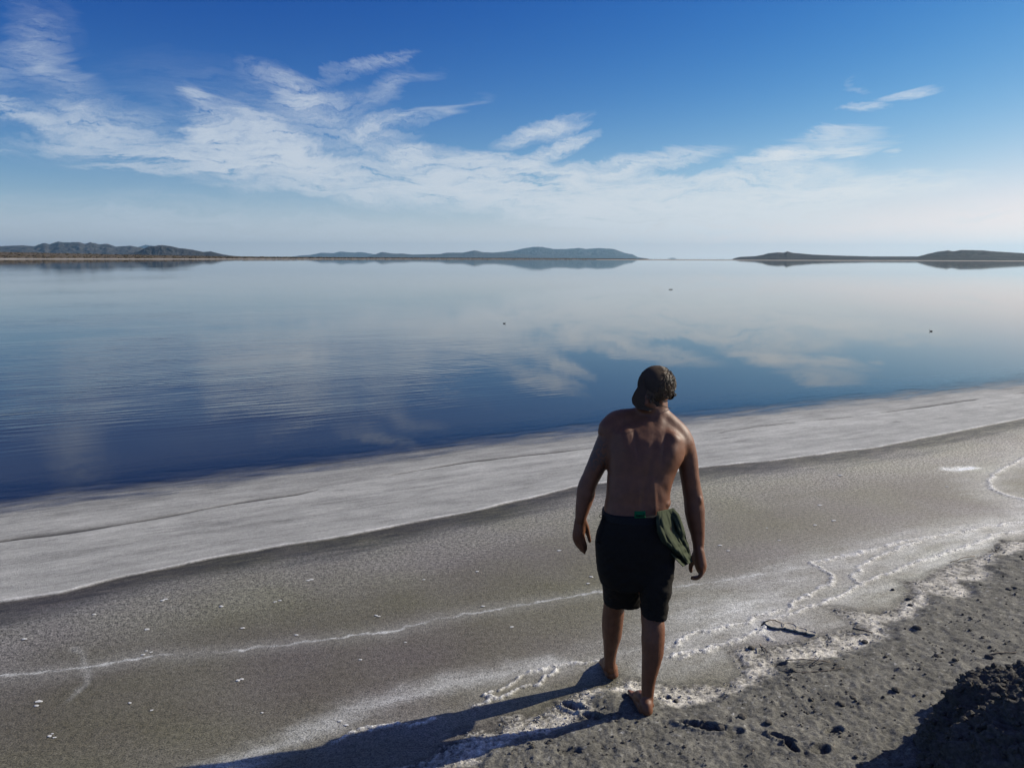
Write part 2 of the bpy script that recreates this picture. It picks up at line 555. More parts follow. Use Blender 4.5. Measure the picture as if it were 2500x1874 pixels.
    fr = np.clip(np.hypot(xs, ys) / 5.0, .8, 3)
    l3 = np.exp(-(d3 / (0.010 * fr)) ** 2) * np.clip(.45 + 1.2 * fbm(xs * 3, ys * 3, 3, 53), 0.05, .9) + 0.14 * np.exp(-(d3 / 0.10) ** 2)
    c = c * (1 - l3)[:, None] + l3[:, None] * np.array([0.62, 0.62, 0.60])
    for P, w, a in HAZEL:
        dh = dist_poly(jx + fbm(xs * 1.2, ys * 1.2, 3, 54) * .12, jy, P)
        hz = a * 1.6 * np.exp(-(dh / w) ** 2) * np.clip(0.9 + fbm(u[m] * 3, v[m] * 9, 4, 55) * 1.0, .3, 1.6)
        c = c + (hz * 0.52)[:, None] * np.array([0.97, 1.0, 1.02])
    rmin = np.full(xs.shape, 1e9)
    for P in RIDGES:
        rmin = np.minimum(rmin, dist_poly(jx, jy, P))
    rwid = (0.0125 + 0.008 * np.clip(fbm(xs * 5, ys * 5, 3, 56), -1, 1)) * np.clip(fr, .8, 1.6)
    rd = np.exp(-(rmin / rwid) ** 2)
    lump = np.clip(0.55 + 0.9 * fbm(xs * 30, ys * 30, 3, 57), 0.0, 1.4)
    rdl = np.clip(rd * lump * 1.45, 0, 1)
    rh = np.exp(-(rmin / 0.10) ** 2)
    c = c + (rh * .06)[:, None]
    c = c * (1 - rdl)[:, None] + rdl[:, None] * np.array([0.74, 0.72, 0.68])
    zz = zz + 0.013 * rdl
    # bank
    jx2 = xs + fbm(xs * 7, ys * 7, 5, 61, .6) * 0.07
    jy2 = ys + fbm(xs * 7, ys * 7, 5, 62, .6) * 0.07
    db = dist_poly(jx2, jy2, BANK, True) * np.where(inside(jx2, jy2, BANK), 1, -1)
    dd = dist_poly(jx2, jy2, DARK, True) * np.where(inside(jx2, jy2, DARK), 1, -1)
    b = sst(-0.012, 0.02, db)
    dm = sst(-0.05, 0.04, dd + fbm(xs * 25, ys * 25, 3, 63) * 0.04)
    g1 = fbm(xs * 45, ys * 45, 3, 64, .7)
    g2 = fbm(xs * 18, ys * 18, 4, 65, .6)
    g3 = fbm(xs * 5, ys * 5, 4, 66)
    crust = np.clip(0.37 + 0.60 * g1 + 0.36 * g2 + 0.42 * g3 - 0.22 * (1 - sst(0.0, 0.10, db)), 0.08, 0.85)
    edge = np.exp(-((dd + 0.045) / 0.05) ** 2)           # whitest where salt meets mud
    crust = np.clip(crust + 0.22 * edge, 0.08, 0.85)
    ccol = crust[:, None] * np.array([1.0, 0.935, 0.81])
    mud = np.clip(0.150 + 0.08 * g3 + 0.06 * g2 + 0.06 * g1, 0.05, 0.4)
    wet = sst(0.05, 0.5, g3 * .5 + .25) * 0.0
    mcol = mud[:, None] * np.array([1.0, 0.945, 0.80])
    specks = np.clip(fbm(xs * 38, ys * 38, 2, 67) - 0.38, 0, 1) * 4 * np.exp(-np.clip(dd, 0, 5) / 0.5)
    mcol = mcol + np.clip(specks, 0, 1)[:, None] * 0.30
    bcol = ccol * (1 - dm)[:, None] + mcol * dm[:, None]
    c = c * (1 - b)[:, None] + bcol * b[:, None]
    # dark outline around the smooth lobes
    dl = np.exp(-((db + 0.02) / 0.016) ** 2) * 0.35
    c = c * (1 - dl)[:, None]
    rr = rr * (1 - b) + 0.85 * b
    ss = ss * (1 - b) + 0.5 * b
    lumps = fbm(xs * 11, ys * 11, 4, 68, .6)
    big_l = np.clip(fbm(xs * 6.5, ys * 6.5, 3, 69) - 0.12, 0, 1)
    zb = 0.010 * sst(0, .1, db) + 0.022 * sst(-0.04, 0.10, dd) + 0.05 * sst(0.1, 2.2, dd)
    zb = zb + (1 - dm) * (0.0085 * g1 + 0.012 * g2) + dm * (0.0075 * g1 + 0.006 * g2 + 0.012 * lumps + 0.030 * big_l * (0.35 + .65 * sst(.0, .7, dd)))
    zz = zz * (1 - b) + zb * b
    # footprints
    for (px, py, hl, hw, an, dep) in PRINTS:
        g_ = gp(px, py)
        ca, sa = math.cos(R(an)), math.sin(R(an))
        ax = ((xs - g_.x) * ca + (ys - g_.y) * sa) / hl
        ay = (-(xs - g_.x) * sa + (ys - g_.y) * ca) / (hw * (1 + 0.25 * np.clip(ax, -1, 1)))
        q = np.sqrt(ax ** 2 + ay ** 2) + fbm(xs * 20, ys * 20, 3, 71) * 0.18
        hole = 1 - sst(0.72, 1.05, q)
        lip = np.exp(-((q - 1.25) / 0.22) ** 2)
        zz = zz - dep * hole + dep * 0.28 * lip
        c = c * (1 - 0.25 * hole)[:, None]
    col[m] = c
    z[m] = zz
    rough[m] = rr
    spk[m] = ss
    return z, np.clip(col, 0.01, 0.9), rough, spk


def height_at(x, y):
    z, _, _, _ = ground_fields(np.array([[float(x)]]), np.array([[float(y)]]))
    return float(z[0, 0])


# ------------------------------------------------------------------ materials for the setting
ground_m, N = new_mat("salt_and_mud")
ta = N.n('ShaderNodeAttribute', attribute_name='col')
tr = N.n('ShaderNodeAttribute', attribute_name='rough')
ts = N.n('ShaderNodeAttribute', attribute_name='spk')
geo = N.n('ShaderNodeNewGeometry')
pos = geo.outputs['Position']
na = N.noise(pos, 105, 3, 0.75)
nb = N.noise(pos, 34, 3, 0.7)
nm = N.m('ADD', N.m('MULTIPLY', na, 0.65), N.m('MULTIPLY', nb, 0.35))
sp = N.mr(nm, 0.36, 0.66, -1.0, 1.2)
fac = N.m('ADD', 1.0, N.m('MULTIPLY', N.m('MULTIPLY', sp, ts.outputs['Fac']), 1.0))
spark = N.mr(N.noise(pos, 150, 1, 0.5), 0.70, 0.80, 0.0, 0.30)
spark = N.m('MULTIPLY', spark, ts.outputs['Fac'])
cm = N.n('ShaderNodeVectorMath', operation='SCALE')
N.l(ta.outputs['Color'], cm.inputs[0])
N.l(fac, cm.inputs[3])
ca_ = N.n('ShaderNodeVectorMath', operation='ADD')
N.l(cm.outputs[0], ca_.inputs[0])
N.l(spark, ca_.inputs[1])
bs = N.n('ShaderNodeBsdfPrincipled')
N.l(ca_.outputs[0], bs.inputs['Base Color'])
N.l(tr.outputs['Fac'], bs.inputs['Roughness'])
bs.inputs['Specular IOR Level'].default_value = 0.35
bp = N.n('ShaderNodeBump')
bp.inputs['Strength'].default_value = 0.75
bp.inputs['Distance'].default_value = 0.009
N.l(nm, bp.inputs['Height'])
N.l(bp.outputs[0], bs.inputs['Normal'])
mo = N.n('ShaderNodeOutputMaterial')
N.l(bs.outputs[0], mo.inputs[0])

# ------------------------------------------------------------------ ground sheet
azs = np.concatenate([np.linspace(-180, -41, 24, endpoint=False), np.linspace(-41, 41, 660), np.linspace(41, 180, 25)[1:-1]])
azs = np.radians(azs)
rs = np.concatenate([np.linspace(0.3, 2.9, 24, endpoint=False), np.exp(np.linspace(math.log(2.9), math.log(32), 960, endpoint=False)), np.exp(np.linspace(math.log(32), math.log(90000), 60))])
RR, AA = np.meshgrid(rs, azs, indexing='ij')
GX = RR * np.sin(AA)
GY = RR * np.cos(AA)
gz, gcol, grough, gspk = ground_fields(GX, GY)
gz = gz - np.where(RR > 200, 2.0, 0) * sst(200, 2000, RR)
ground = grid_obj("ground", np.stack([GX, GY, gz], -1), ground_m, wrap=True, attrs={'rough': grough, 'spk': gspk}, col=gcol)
tag(ground, "salt flat and dark mud of the lake shore with crusted salt ridges and footprints", kind='structure')
# fill the small hole round the camera foot
hole_v = [(0.3 * math.sin(a), 0.3 * math.cos(a), 0) for a in azs]

# ------------------------------------------------------------------ lake
water_m, N = new_mat("lake_water")
geo = N.n('ShaderNodeNewGeometry')
pos = geo.outputs['Position']
sh_a = N.n('ShaderNodeAttribute', attribute_name='shore')
rp_a = N.n('ShaderNodeAttribute', attribute_name='ripple')
mpw = N.n('ShaderNodeMapping')
mpw.inputs['Rotation'].default_value = (0, 0, R(-27))
N.l(pos, mpw.inputs[0])
mpx = N.n('ShaderNodeMapping')
mpx.inputs['Scale'].default_value = (0.22, 1.0, 1)
N.l(mpw.outputs[0], mpx.inputs[0])
wv1 = N.n('ShaderNodeTexWave', wave_type='BANDS', bands_direction='Y')
N.l(mpx.outputs[0], wv1.inputs[0])
wv1.inputs['Scale'].default_value = 1.35
wv1.inputs['Distortion'].default_value = 9.0
wv1.inputs['Detail'].default_value = 3
wv1.inputs['Detail Scale'].default_value = 0.5
wn1 = N.noise(mpx.outputs[0], 4.6, 4, 0.55, 0.4)
wn2 = N.noise(mpx.outputs[0], 0.55, 4, 0.6, 0.5)
hgt = N.m('ADD', N.m('MULTIPLY', wv1.outputs[1], 0.0055), N.m('MULTIPLY', wn1, 0.030))
hgt = N.m('ADD', hgt, N.m('MULTIPLY', wn2, 0.05))
hgt = N.m('MULTIPLY', N.m('MULTIPLY', hgt, rp_a.outputs['Fac']), 0.55)
bpw = N.n('ShaderNodeBump')
bpw.inputs['Strength'].default_value = 1.0
bpw.inputs['Distance'].default_value = 1.0
N.l(hgt, bpw.inputs['Height'])
fr = N.n('ShaderNodeFresnel')
fr.inputs['IOR'].default_value = 1.34
N.l(bpw.outputs[0], fr.inputs['Normal'])
gl = N.n('ShaderNodeBsdfGlossy')
gl.inputs['Roughness'].default_value = 0.02
gl.inputs['Color'].default_value = (1.0, 0.99, 0.97, 1)
N.l(bpw.outputs[0], gl.inputs['Normal'])
df = N.n('ShaderNodeBsdfDiffuse')
df.inputs['Color'].default_value = (0.042, 0.040, 0.038, 1)
tp = N.n('ShaderNodeBsdfTransparent')
tp.inputs['Color'].default_value = (0.90, 0.93, 0.95, 1)
wsn = N.noise(mpx.outputs[0], 6.0, 5, 0.7, 0.3)
depth = N.m('ADD', sh_a.outputs['Fac'], N.m('MULTIPLY', N.m('SUBTRACT', wsn, 0.5), 1.8))
opac = N.mr(depth, -0.05, 1.5, 0.0, 1.0, 'SMOOTHSTEP')
ms1 = N.n('ShaderNodeMixShader')
N.l(opac, ms1.inputs[0])
N.l(tp.outputs[0], ms1.inputs[1])
N.l(df.outputs[0], ms1.inputs[2])
ms2 = N.n('ShaderNodeMixShader')
N.l(fr.outputs[0], ms2.inputs[0])
N.l(ms1.outputs[0], ms2.inputs[1])
N.l(gl.outputs[0], ms2.inputs[2])
ms3 = N.n('ShaderNodeMixShader')
N.l(N.mr(depth, -0.50, 0.75, 0.0, 1.0, 'SMOOTHSTEP'), ms3.inputs[0])
tp2 = N.n('ShaderNodeBsdfTransparent')
N.l(tp2.outputs[0], ms3.inputs[1])
N.l(ms2.outputs[0], ms3.inputs[2])
mo = N.n('ShaderNodeOutputMaterial')
N.l(ms3.outputs[0], mo.inputs[0])

sv = np.concatenate([-np.exp(np.linspace(math.log(60000), math.log(30), 330)), np.linspace(-29, 29, 180), np.exp(np.linspace(math.log(30), math.log(60000), 330))])
tv = np.concatenate([np.linspace(-0.9, 2.0, 24, endpoint=False), np.exp(np.linspace(math.log(2.0), math.log(60000), 260))])
TT, SS = np.meshgrid(tv, sv, indexing='ij')
# along the shore direction (cos a, sin a); x drives the curve
ux, uy = CSH, 0.447
c0 = np.array([0.95, 10.14])
WX = c0[0] + SS * ux
WYs = shore(E0, WX)
WX2 = WX - TT * uy
WY2 = WYs + TT * CSH
shore_d = (WY2 - shore(E0, WX2)) * CSH
dist = np.hypot(WX2, WY2)
azw = np.degrees(np.arctan2(WX2, WY2))
# rippled patch on the left, glassy to the right, near the shore and far off
lgd = np.log(np.maximum(dist, 1))
rp = (1 - sst(-22, 10, azw + fbm(azw * .12, lgd * 2.2, 4, 81) * 16)) * np.clip(.75 + 1.1 * fbm(azw * .10 + 7, lgd * 5.0, 4, 82), .12, 1.3) * sst(0.8, 6.5, shore_d + 2.2 * fbm(WX2 * .25, WY2 * .25, 3, 83)) * np.clip((11.0 / dist) ** 1.15, 0.01, 1.0)
rp = 0.006 + 0.994 * rp
water = grid_obj("water", np.stack([WX2, WY2, np.zeros_like(WX2)], -1), water_m, attrs={'shore': shore_d, 'ripple': rp})
tag(water, "calm shallow lake mirroring the sky, rippled on the left", kind='structure')


# ------------------------------------------------------------------ far land
def rock_mat(name, c1, c2, scale, bump=0.0):
    m, N = new_mat(name)
    geo = N.n('ShaderNodeNewGeometry')
    n1_ = N.noise(geo.outputs['Position'], scale, 6, 0.65)
    c = N.mix(N.mr(n1_, .35, .65, 0, 1), c1, c2)
    b = N.n('ShaderNodeBsdfPrincipled')
    N.l(c, b.inputs['Base Color'])
    b.inputs['Roughness'].default_value = 0.95
    b.inputs['Specular IOR Level'].default_value = 0.1
    if bump:
        bb = N.n('ShaderNodeBump')
        bb.inputs['Distance'].default_value = bump
        bb.inputs['Strength'].default_value = 0.8
        N.l(n1_, bb.inputs['Height'])
        N.l(bb.outputs[0], b.inputs['Normal'])
    o = N.n('ShaderNodeOutputMaterial')
    N.l(b.outputs[0], o.inputs[0])
    return m


hill_m = rock_mat("hill_rock", (0.032, 0.032, 0.035), (0.085, 0.076, 0.070), 0.004)
dark_hill_m = rock_mat("dark_hill_rock", (0.030, 0.032, 0.036), (0.062, 0.060, 0.060), 0.008)
scrub_m = rock_mat("dry_scrub_ground", (0.075, 0.06, 0.042), (0.16, 0.125, 0.085), 0.05)
beach_m = rock_mat("pale_beach", (0.26, 0.24, 0.21), (0.42, 0.39, 0.35), 0.03)


def hills(name, prof, D, depth, mat, label, seed, rough=1.0, sun_side=0.0, dome=0.75):
    """a range of hills: profile in photo pixels (x, y), base on the plain, ridge at distance D"""
    xs = np.array([p[0] for p in prof], float)
    ys = np.array([p[1] for p in prof], float)
    n, m = 420, 70
    px = np.linspace(xs[0], xs[-1], n)
    py = np.interp(px, xs, ys)
    P = np.zeros((m, n, 3))
    cols = []
    for i in range(n):
        p = at(px[i], py[i], D)
        cols.append(p)
    X = np.array([p.x for p in cols])
    H = np.maximum(np.array([p.z for p in cols]), 0.0)
    w = np.linspace(-1, 1, m)
    VV, XX = np.meshgrid(w, X, indexing='ij')
    HH = np.tile(H, (m, 1))
    y = D + VV * depth
    fx = XX / depth * 2.2
    fy = VV * 2.2
    wob = fbm(fx * 1.0, fy * 1.0, 4, seed) * 0.5
    vv = np.abs(np.clip(VV + 0.22 * wob * (1 - VV ** 2), -1, 1))
    shape = (1 - vv) ** dome
    rid = 1 - np.abs(fbm(fx * 2.6, fy * 2.0, 5, seed + 5, .55)) * 2.0
    Z = HH * shape * (1 - 0.42 * rough * (1 - rid) * (1 - np.exp(-(VV / 0.22) ** 2)))
    Z = Z + HH * 0.035 * rough * fbm(fx * 14, fy * 14, 4, seed + 9)
    Z = np.where(np.abs(VV) > 0.985, -2.0, Z)
    P[..., 0] = XX * y / D
    P[..., 1] = y
    P[..., 2] = Z - 0.5
    o = grid_obj(name, P, mat)
    tag(o, label, kind='structure')
    return o


c7 = lambda L: [(x / 1.7696, y / 1.7696 + 550) for x, y in L]
c8 = lambda L: [(x / 1.7696 + 1250, y / 1.7696 + 550) for x, y in L]
hills("hills", c7([(-900, 120), (-600, 80), (-300, 95), (0, 90), (100, 86), (150, 90), (190, 75), (215, 82), (250, 70), (290, 74), (340, 72), (365, 80), (390, 72), (430, 82), (460, 78), (500, 92), (560, 88), (610, 96), (660, 112), (760, 128), (900, 140)]),
      12000, 1500, hill_m, "blue grey rugged mountain range on the far left", 101)
hills("hills", c7([(480, 140), (560, 122), (600, 112), (640, 92), (700, 85), (740, 90), (770, 98), (800, 100), (830, 105), (880, 115), (910, 112), (960, 125), (1000, 131), (1060, 136), (1100, 141)]),
      7500, 800, dark_hill_m, "darker rounded mountain in front of the left range", 107)
hills("hills", c7([(560, 120), (600, 92), (630, 84), (660, 88), (700, 96), (760, 122)]), 31000, 1500, hill_m, "faint distant peak between the left mountains", 110)
hills("hills", c7([(1260, 136), (1300, 130), (1340, 128), (1390, 118), (1440, 120), (1470, 113), (1530, 118), (1560, 115), (1600, 122), (1660, 130), (1720, 138)]),
      30000, 2500, hill_m, "pale blue distant mountains left of the middle", 113)
hills("hills", c7([(1570, 138), (1600, 132), (1650, 115), (1700, 122), (1740, 122), (1780, 126), (1900, 124), (1930, 118), (2000, 118), (2050, 108), (2090, 116), (2150, 118), (2250, 122), (2330, 132), (2400, 140)]),
      20000, 2000, hill_m, "low blue hills along the middle of the horizon", 119)
hills("hills", c8([(-160, 128), (-80, 118), (0, 110), (60, 98), (90, 93), (130, 93), (180, 102), (240, 102), (290, 97), (320, 102), (370, 98), (440, 102), (490, 120), (520, 125), (545, 138), (590, 144)]),
      24000, 2500, hill_m, "long blue mountain island in the middle of the horizon", 127)
hills("hills", c8([(660, 146), (680, 142), (695, 140), (722, 146)]), 26000, 600, hill_m, "tiny faint islet on the horizon", 131, .3)
hills("hills", c8([(940, 150), (960, 142), (985, 136), (1050, 133), (1085, 127), (1110, 120), (1150, 116), (1175, 118), (1190, 112), (1210, 118), (1300, 126), (1400, 130), (1560, 134), (1740, 134), (2000, 139), (2100, 147)]),
      4200, 450, dark_hill_m, "long low dark hill with a small summit on the right", 137, .6)
hills("hills", c8([(1690, 146), (1740, 138), (1800, 122), (1840, 113), (1870, 110), (1885, 107), (1905, 112), (1940, 106), (2040, 108), (2080, 112), (2130, 115), (2212, 120), (2500, 124), (3200, 118), (3800, 146)]),
      3600, 400, dark_hill_m, "dark flat topped hill at the right end of the horizon", 141, .7)

# low scrub plain and its pale beach on the far shore
def strip(name, L, mat, label, seed):
    """L: rows of (px, front distance, back distance, front height, back height)"""
    n, m = 500, 24
    px = np.linspace(L[0][0], L[-1][0], n)
    cols = np.array(L, float)
    f = [np.interp(px, cols[:, 0], cols[:, k]) for k in range(1, 5)]
    P = np.zeros((m, n, 3))
    for j in range(m):
        t = j / (m - 1)
        Yv = f[0] * (f[1] / f[0]) ** t
        tx = (px - 1250) / FPX / math.cos(PITCH)
        X = tx * Yv
        Yj = Yv * (1 + 0.03 * fbm(X / 60, X * 0, 3, seed))
        P[j, :, 0] = X
        P[j, :, 1] = Yj
        P[j, :, 2] = f[2] + (f[3] - f[2]) * (t ** .7) + (0.08 * (f[3] - f[2])) * fbm(X / 25, Yj / 60, 4, seed + 3) - (1.5 if j == 0 else 0)
    o = grid_obj(name, P, mat)
    tag(o, label, kind='structure')
    return o


strip("beach", [(-900, 780, 900, .15, 1.2), (0, 850, 960, .15, 1.2), (500, 1000, 1200, .12, .9), (900, 1250, 1500, .1, .6), (1250, 1500, 2000, .08, .4), (1575, 1700, 2100, .05, .2)], beach_m, "thin pale beach on the far shore left of the middle", 201)
strip("scrub_plain", [(-900, 900, 2600, 1.0, 22.0), (0, 960, 2600, 1.0, 19.0), (440, 1180, 2800, 1.0, 9.5), (600, 1250, 3000, .8, 6.6), (900, 1500, 3300, .8, 4.6), (1250, 2000, 3600, .6, 3.2), (1575, 2200, 3800, .3, 1.4)], scrub_m, "flat brown scrub plain behind the far beach", 207)
strip("salt_bar", [(1450, 1100, 1900, .04, .35), (1800, 1000, 1700, .04, .35), (2500, 880, 1500, .04, .3), (3400, 800, 1500, .04, .3)], beach_m, "thin white salt bar below the dark hills on the right", 213)

# scrub bushes, one mass
bv, bf = [], []
for i in range(2600):
    px_ = random.uniform(-200, 1560)
    t = random.random() ** 1.6
    y0 = np.interp(px_, [0, 440, 600, 900, 1250, 1575], [965, 1190, 1260, 1520, 2020, 2250])
    y1 = np.interp(px_, [0, 440, 600, 900, 1250, 1575], [2600, 2800, 3000, 3300, 3600, 3800])
    zt = np.interp(px_, [0, 440, 600, 900, 1250, 1575], [19, 9.5, 6.6, 4.6, 3.2, 1.4])
    Yv = y0 * (y1 / y0) ** t
    X = (px_ - 1250) / FPX / math.cos(PITCH) * Yv
    z0 = 1.0 + (zt - 1) * t ** .7 - .3
    w_ = random.uniform(1.2, 4.5)
    h_ = random.uniform(.5, 1.5) * (1.4 if random.random() < .1 else 1)
    k = len(bv)
    for a in range(6):
        an = a * math.pi / 3
        rr_ = w_ * random.uniform(.7, 1.1)
        bv.append((X + rr_ * math.cos(an), Yv + rr_ * math.sin(an), z0))
    for a in range(6):
        an = a * math.pi / 3 + .4
        rr_ = w_ * random.uniform(.5, .8)
        bv.append((X + rr_ * math.cos(an), Yv + rr_ * math.sin(an), z0 + h_ * random.uniform(.5, .9)))
    bv.append((X, Yv, z0 + h_))
    for a in range(6):
        b_ = (a + 1) % 6
        bf.append((k + a, k + b_, k + 6 + b_, k + 6 + a))
        bf.append((k + 6 + a, k + 6 + b_, k + 12))
scrub_leaf_m = rock_mat("scrub_leaves", (0.045, 0.042, 0.026), (0.12, 0.085, 0.05), 0.3)
o = mesh_obj("scrub", bv, bf, scrub_leaf_m, smooth=False)
tag(o, "low brown scrub covering the plain on the far left shore", "scrub", kind='stuff')

# ------------------------------------------------------------------ haze
hz_m = bpy.data.materials.new("haze_air")
hz_m.use_nodes = True
hz_m.node_tree.nodes.clear()
N = NT(hz_m.node_tree)
pv = N.n('ShaderNodeVolumePrincipled')
pv.inputs['Color'].default_value = (0.44, 0.76, 1.0, 1)
pv.inputs['Density'].default_value = 2.6e-5
pv.inputs['Anisotropy'].default_value = 0.38
mo = N.n('ShaderNodeOutputMaterial')
N.l(pv.outputs[0], mo.inputs['Volume'])
x0, x1, y0, y1, z0, z1 = -42000, 42000, -300, 34000, -4, 620
hv = [(x0, y0, z0), (x1, y0, z0), (x1, y1, z0), (x0, y1, z0), (x0, y0, z1), (x1, y0, z1), (x1, y1, z1), (x0, y1, z1)]
hf = [(3, 2, 1, 0), (4, 5, 6, 7), (0, 1, 5, 4), (1, 2, 6, 5), (2, 3, 7, 6), (3, 0, 4, 7)]
USE_HAZE = True
if USE_HAZE:
    o = mesh_obj("haze", hv, hf, hz_m, smooth=False)
    tag(o, "pale blue air haze over the lake", "haze", kind='stuff')

# ------------------------------------------------------------------ small materials
def simple_mat(name, c, rough=0.8, spec=0.3, nscale=None, c2=None, bump=0.0, metallic=0.0, sheen=0.0):
    m, N = new_mat(name)
    b = N.n('ShaderNodeBsdfPrincipled')
    b.inputs['Base Color'].default_value = (*c, 1)
    b.inputs['Roughness'].default_value = rough
    b.inputs['Specular IOR Level'].default_value = spec
    b.inputs['Metallic'].default_value = metallic
    if sheen:
        b.inputs['Sheen Weight'].default_value = sheen
    if nscale:
        tcn = N.n('ShaderNodeTexCoord')
        n_ = N.noise(tcn.outputs['Object'], nscale, 5, 0.65)
        N.l(N.mix(N.mr(n_, .35, .65, 0, 1), c, c2 or tuple(x * .6 for x in c)), b.inputs['Base Color'])
        if bump:
            bb = N.n('ShaderNodeBump')
            bb.inputs['Distance'].default_value = bump
            bb.inputs['Strength'].default_value = 1.0
            N.l(n_, bb.inputs['Height'])
            N.l(bb.outputs[0], b.inputs['Normal'])
    o = N.n('ShaderNodeOutputMaterial')
    N.l(b.outputs[0], o.inputs[0])
    return m


dirt_m = simple_mat("damp_dirt", (0.125, 0.115, 0.098), 0.9, 0.25, 60, (0.06, 0.055, 0.047), 0.008)
clod_m = simple_mat("dirt_clod", (0.15, 0.135, 0.11), 0.9, 0.25, 70, (0.08, 0.073, 0.062), 0.004)
stick_m = simple_mat("dry_stick", (0.34, 0.28, 0.21), 0.85, 0.2, 90, (0.16, 0.13, 0.10), 0.001)
salt_m = simple_mat("salt_crust", (0.62, 0.585, 0.51), 0.8, 0.3, 80, (0.30, 0.27, 0.22), 0.003)
white_m = simple_mat("white_salt", (0.80, 0.79, 0.76), 0.8, 0.3, 100, (0.6, 0.59, 0.56), 0.002)

# ------------------------------------------------------------------ clods, pebbles, flakes
def blob(r, flat=0.6, seed=0, sub=2, rough=.35):
    import bmesh
    bm = bmesh.new()
    bmesh.ops.create_icosphere(bm, subdivisions=sub, radius=1.0)
    rr = random.Random(seed)
    off = [Vector((rr.uniform(-1, 1), rr.uniform(-1, 1), rr.uniform(-1, 1))).normalized() for _ in range(7)]
    amp = [rr.uniform(.05, rough) for _ in range(7)]
    vs = []
    for v in bm.verts:
        p = v.co.copy()
        k = 1.0
        for o_, a_ in zip(off, amp):
            d = p.dot(o_)
            if d > 0.45:
                k -= a_ * (d - .45)
        k += rr.uniform(-.05, .05)
        vs.append(Vector((p.x * r * k, p.y * r * k, p.z * r * k * flat)))
    fs = [[v.index for v in f.verts] for f in bm.faces]
    bm.free()
    return vs, fs


big_clods = [
    (2187, 1702, .034, "largest dark clod on the sunlit mud, left of the shaded earth bank"),
    (2080, 1718, .024, "flat dark clod left of the largest clod on the mud"),
    (2051, 1733, .026, "rounded clod lit on its right side, lower left of the largest clod"),
    (1979, 1721, .022, "small clod halfway between the man's heel and the largest clod"),
    (2237, 1546, .036, "dark lump of earth below the salt lobes at the right"),
    (1834, 1586, .030, "dark lump sitting in the white salt crumbs beside the curled crust plates"),
    (2330, 1628, .022, "oval dark stone above the edge of the shaded bank"),
    (2286, 1616, .024, "pointed clod left of the oval dark stone above the bank"),
    (1875, 1779, .026, "dark clod just above the curved footprint"),
    (2461, 1449, .024, "left one of two dark stones near the right edge"),
    (2477, 1446, .022, "right one of two dark stones near the right edge"),
    (2218, 1464, .024, "dark stone at the tip of the pale smooth salt lobe"),
    (2222, 1480, .020, "dark stone under the one at the tip of the salt lobe"),
    (1761, 1789, .036, "dark clod beside the long footprint right of the man's heel"),
    (1811, 1763, .030, "dark clod up and right of the long footprint"),
    (2413, 1622, .032, "dark clod on the top edge of the shaded bank"),
    (1650, 1715, .020, "small clod right behind the man's right heel"),
    (2180, 1440, .018, "small dark clod in the upper salt crumbs"),
    (2110, 1572, .026, "clod beside the broken stick on the salt edge"),
    (1935, 1650, .024, "clod on the mud under the dry twigs"),
]
for k, (px_, py_, r_, lab) in enumerate(big_clods):
    r_ *= .82
    g_ = gp(px_, py_)
    z_ = height_at(g_.x, g_.y)
    vs, fs = blob(r_, random.uniform(.55, .8), 400 + k, 2, .5)
    o = mesh_obj("dirt_clod", vs, fs, clod_m, smooth=False, loc=(g_.x, g_.y, z_ + r_ * .22))
    o.rotation_euler = (0, 0, random.uniform(0, 6))
    tag(o, lab, "clod", "dirt clods scattered on the mud")

# countless small crumbs on the mud and the salt fringe
cv, cf = [], []


def add_blob(x, y, z, r, flat, seed, sub=1):
    vs, fs = blob(r, flat, seed, sub, .5)
    k = len(cv)
    an = random.uniform(0, 6)
    c_, s_ = math.cos(an), math.sin(an)
    for v in vs:
        cv.append((x + v.x * c_ - v.y * s_, y + v.x * s_ + v.y * c_, z + v.z))
    for f in fs:
        cf.append(tuple(i + k for i in f))


N_C = 16000
rx = rng.uniform(-.6, 12, N_C * 3)
ry = np.exp(rng.uniform(math.log(2.9), math.log(12), N_C * 3))
ok = inside(rx, ry, DARK)
rx, ry = rx[ok][:N_C], ry[ok][:N_C]
clump = fbm(rx * 2.2, ry * 2.2, 4, 320)
keep = rng.uniform(0, 1, len(rx)) < np.clip(.45 + clump * 1.4, .06, 1)
rx, ry = rx[keep], ry[keep]
dk_ = dist_poly(rx, ry, DARK, True) > .07
rx, ry = rx[dk_], ry[dk_]
hz_, _, _, _ = ground_fields(rx[:, None], ry[:, None])
hz_ = hz_[:, 0]
for i in range(len(rx)):
    r_ = 0.003 + 0.010 * random.random() ** 3.5
    if random.random() < .002:
        r_ = random.uniform(.012, .018)
    r_ *= max(1, math.hypot(rx[i], ry[i]) / 6)
    add_blob(rx[i], ry[i], hz_[i] + r_ * .2, r_, random.uniform(.5, .9), i)
o = mesh_obj("mud_crumbs", cv, cf, clod_m, smooth=False)
tag(o, "small crumbs of dried mud strewn over the dark shore", "crumbs", kind='stuff')
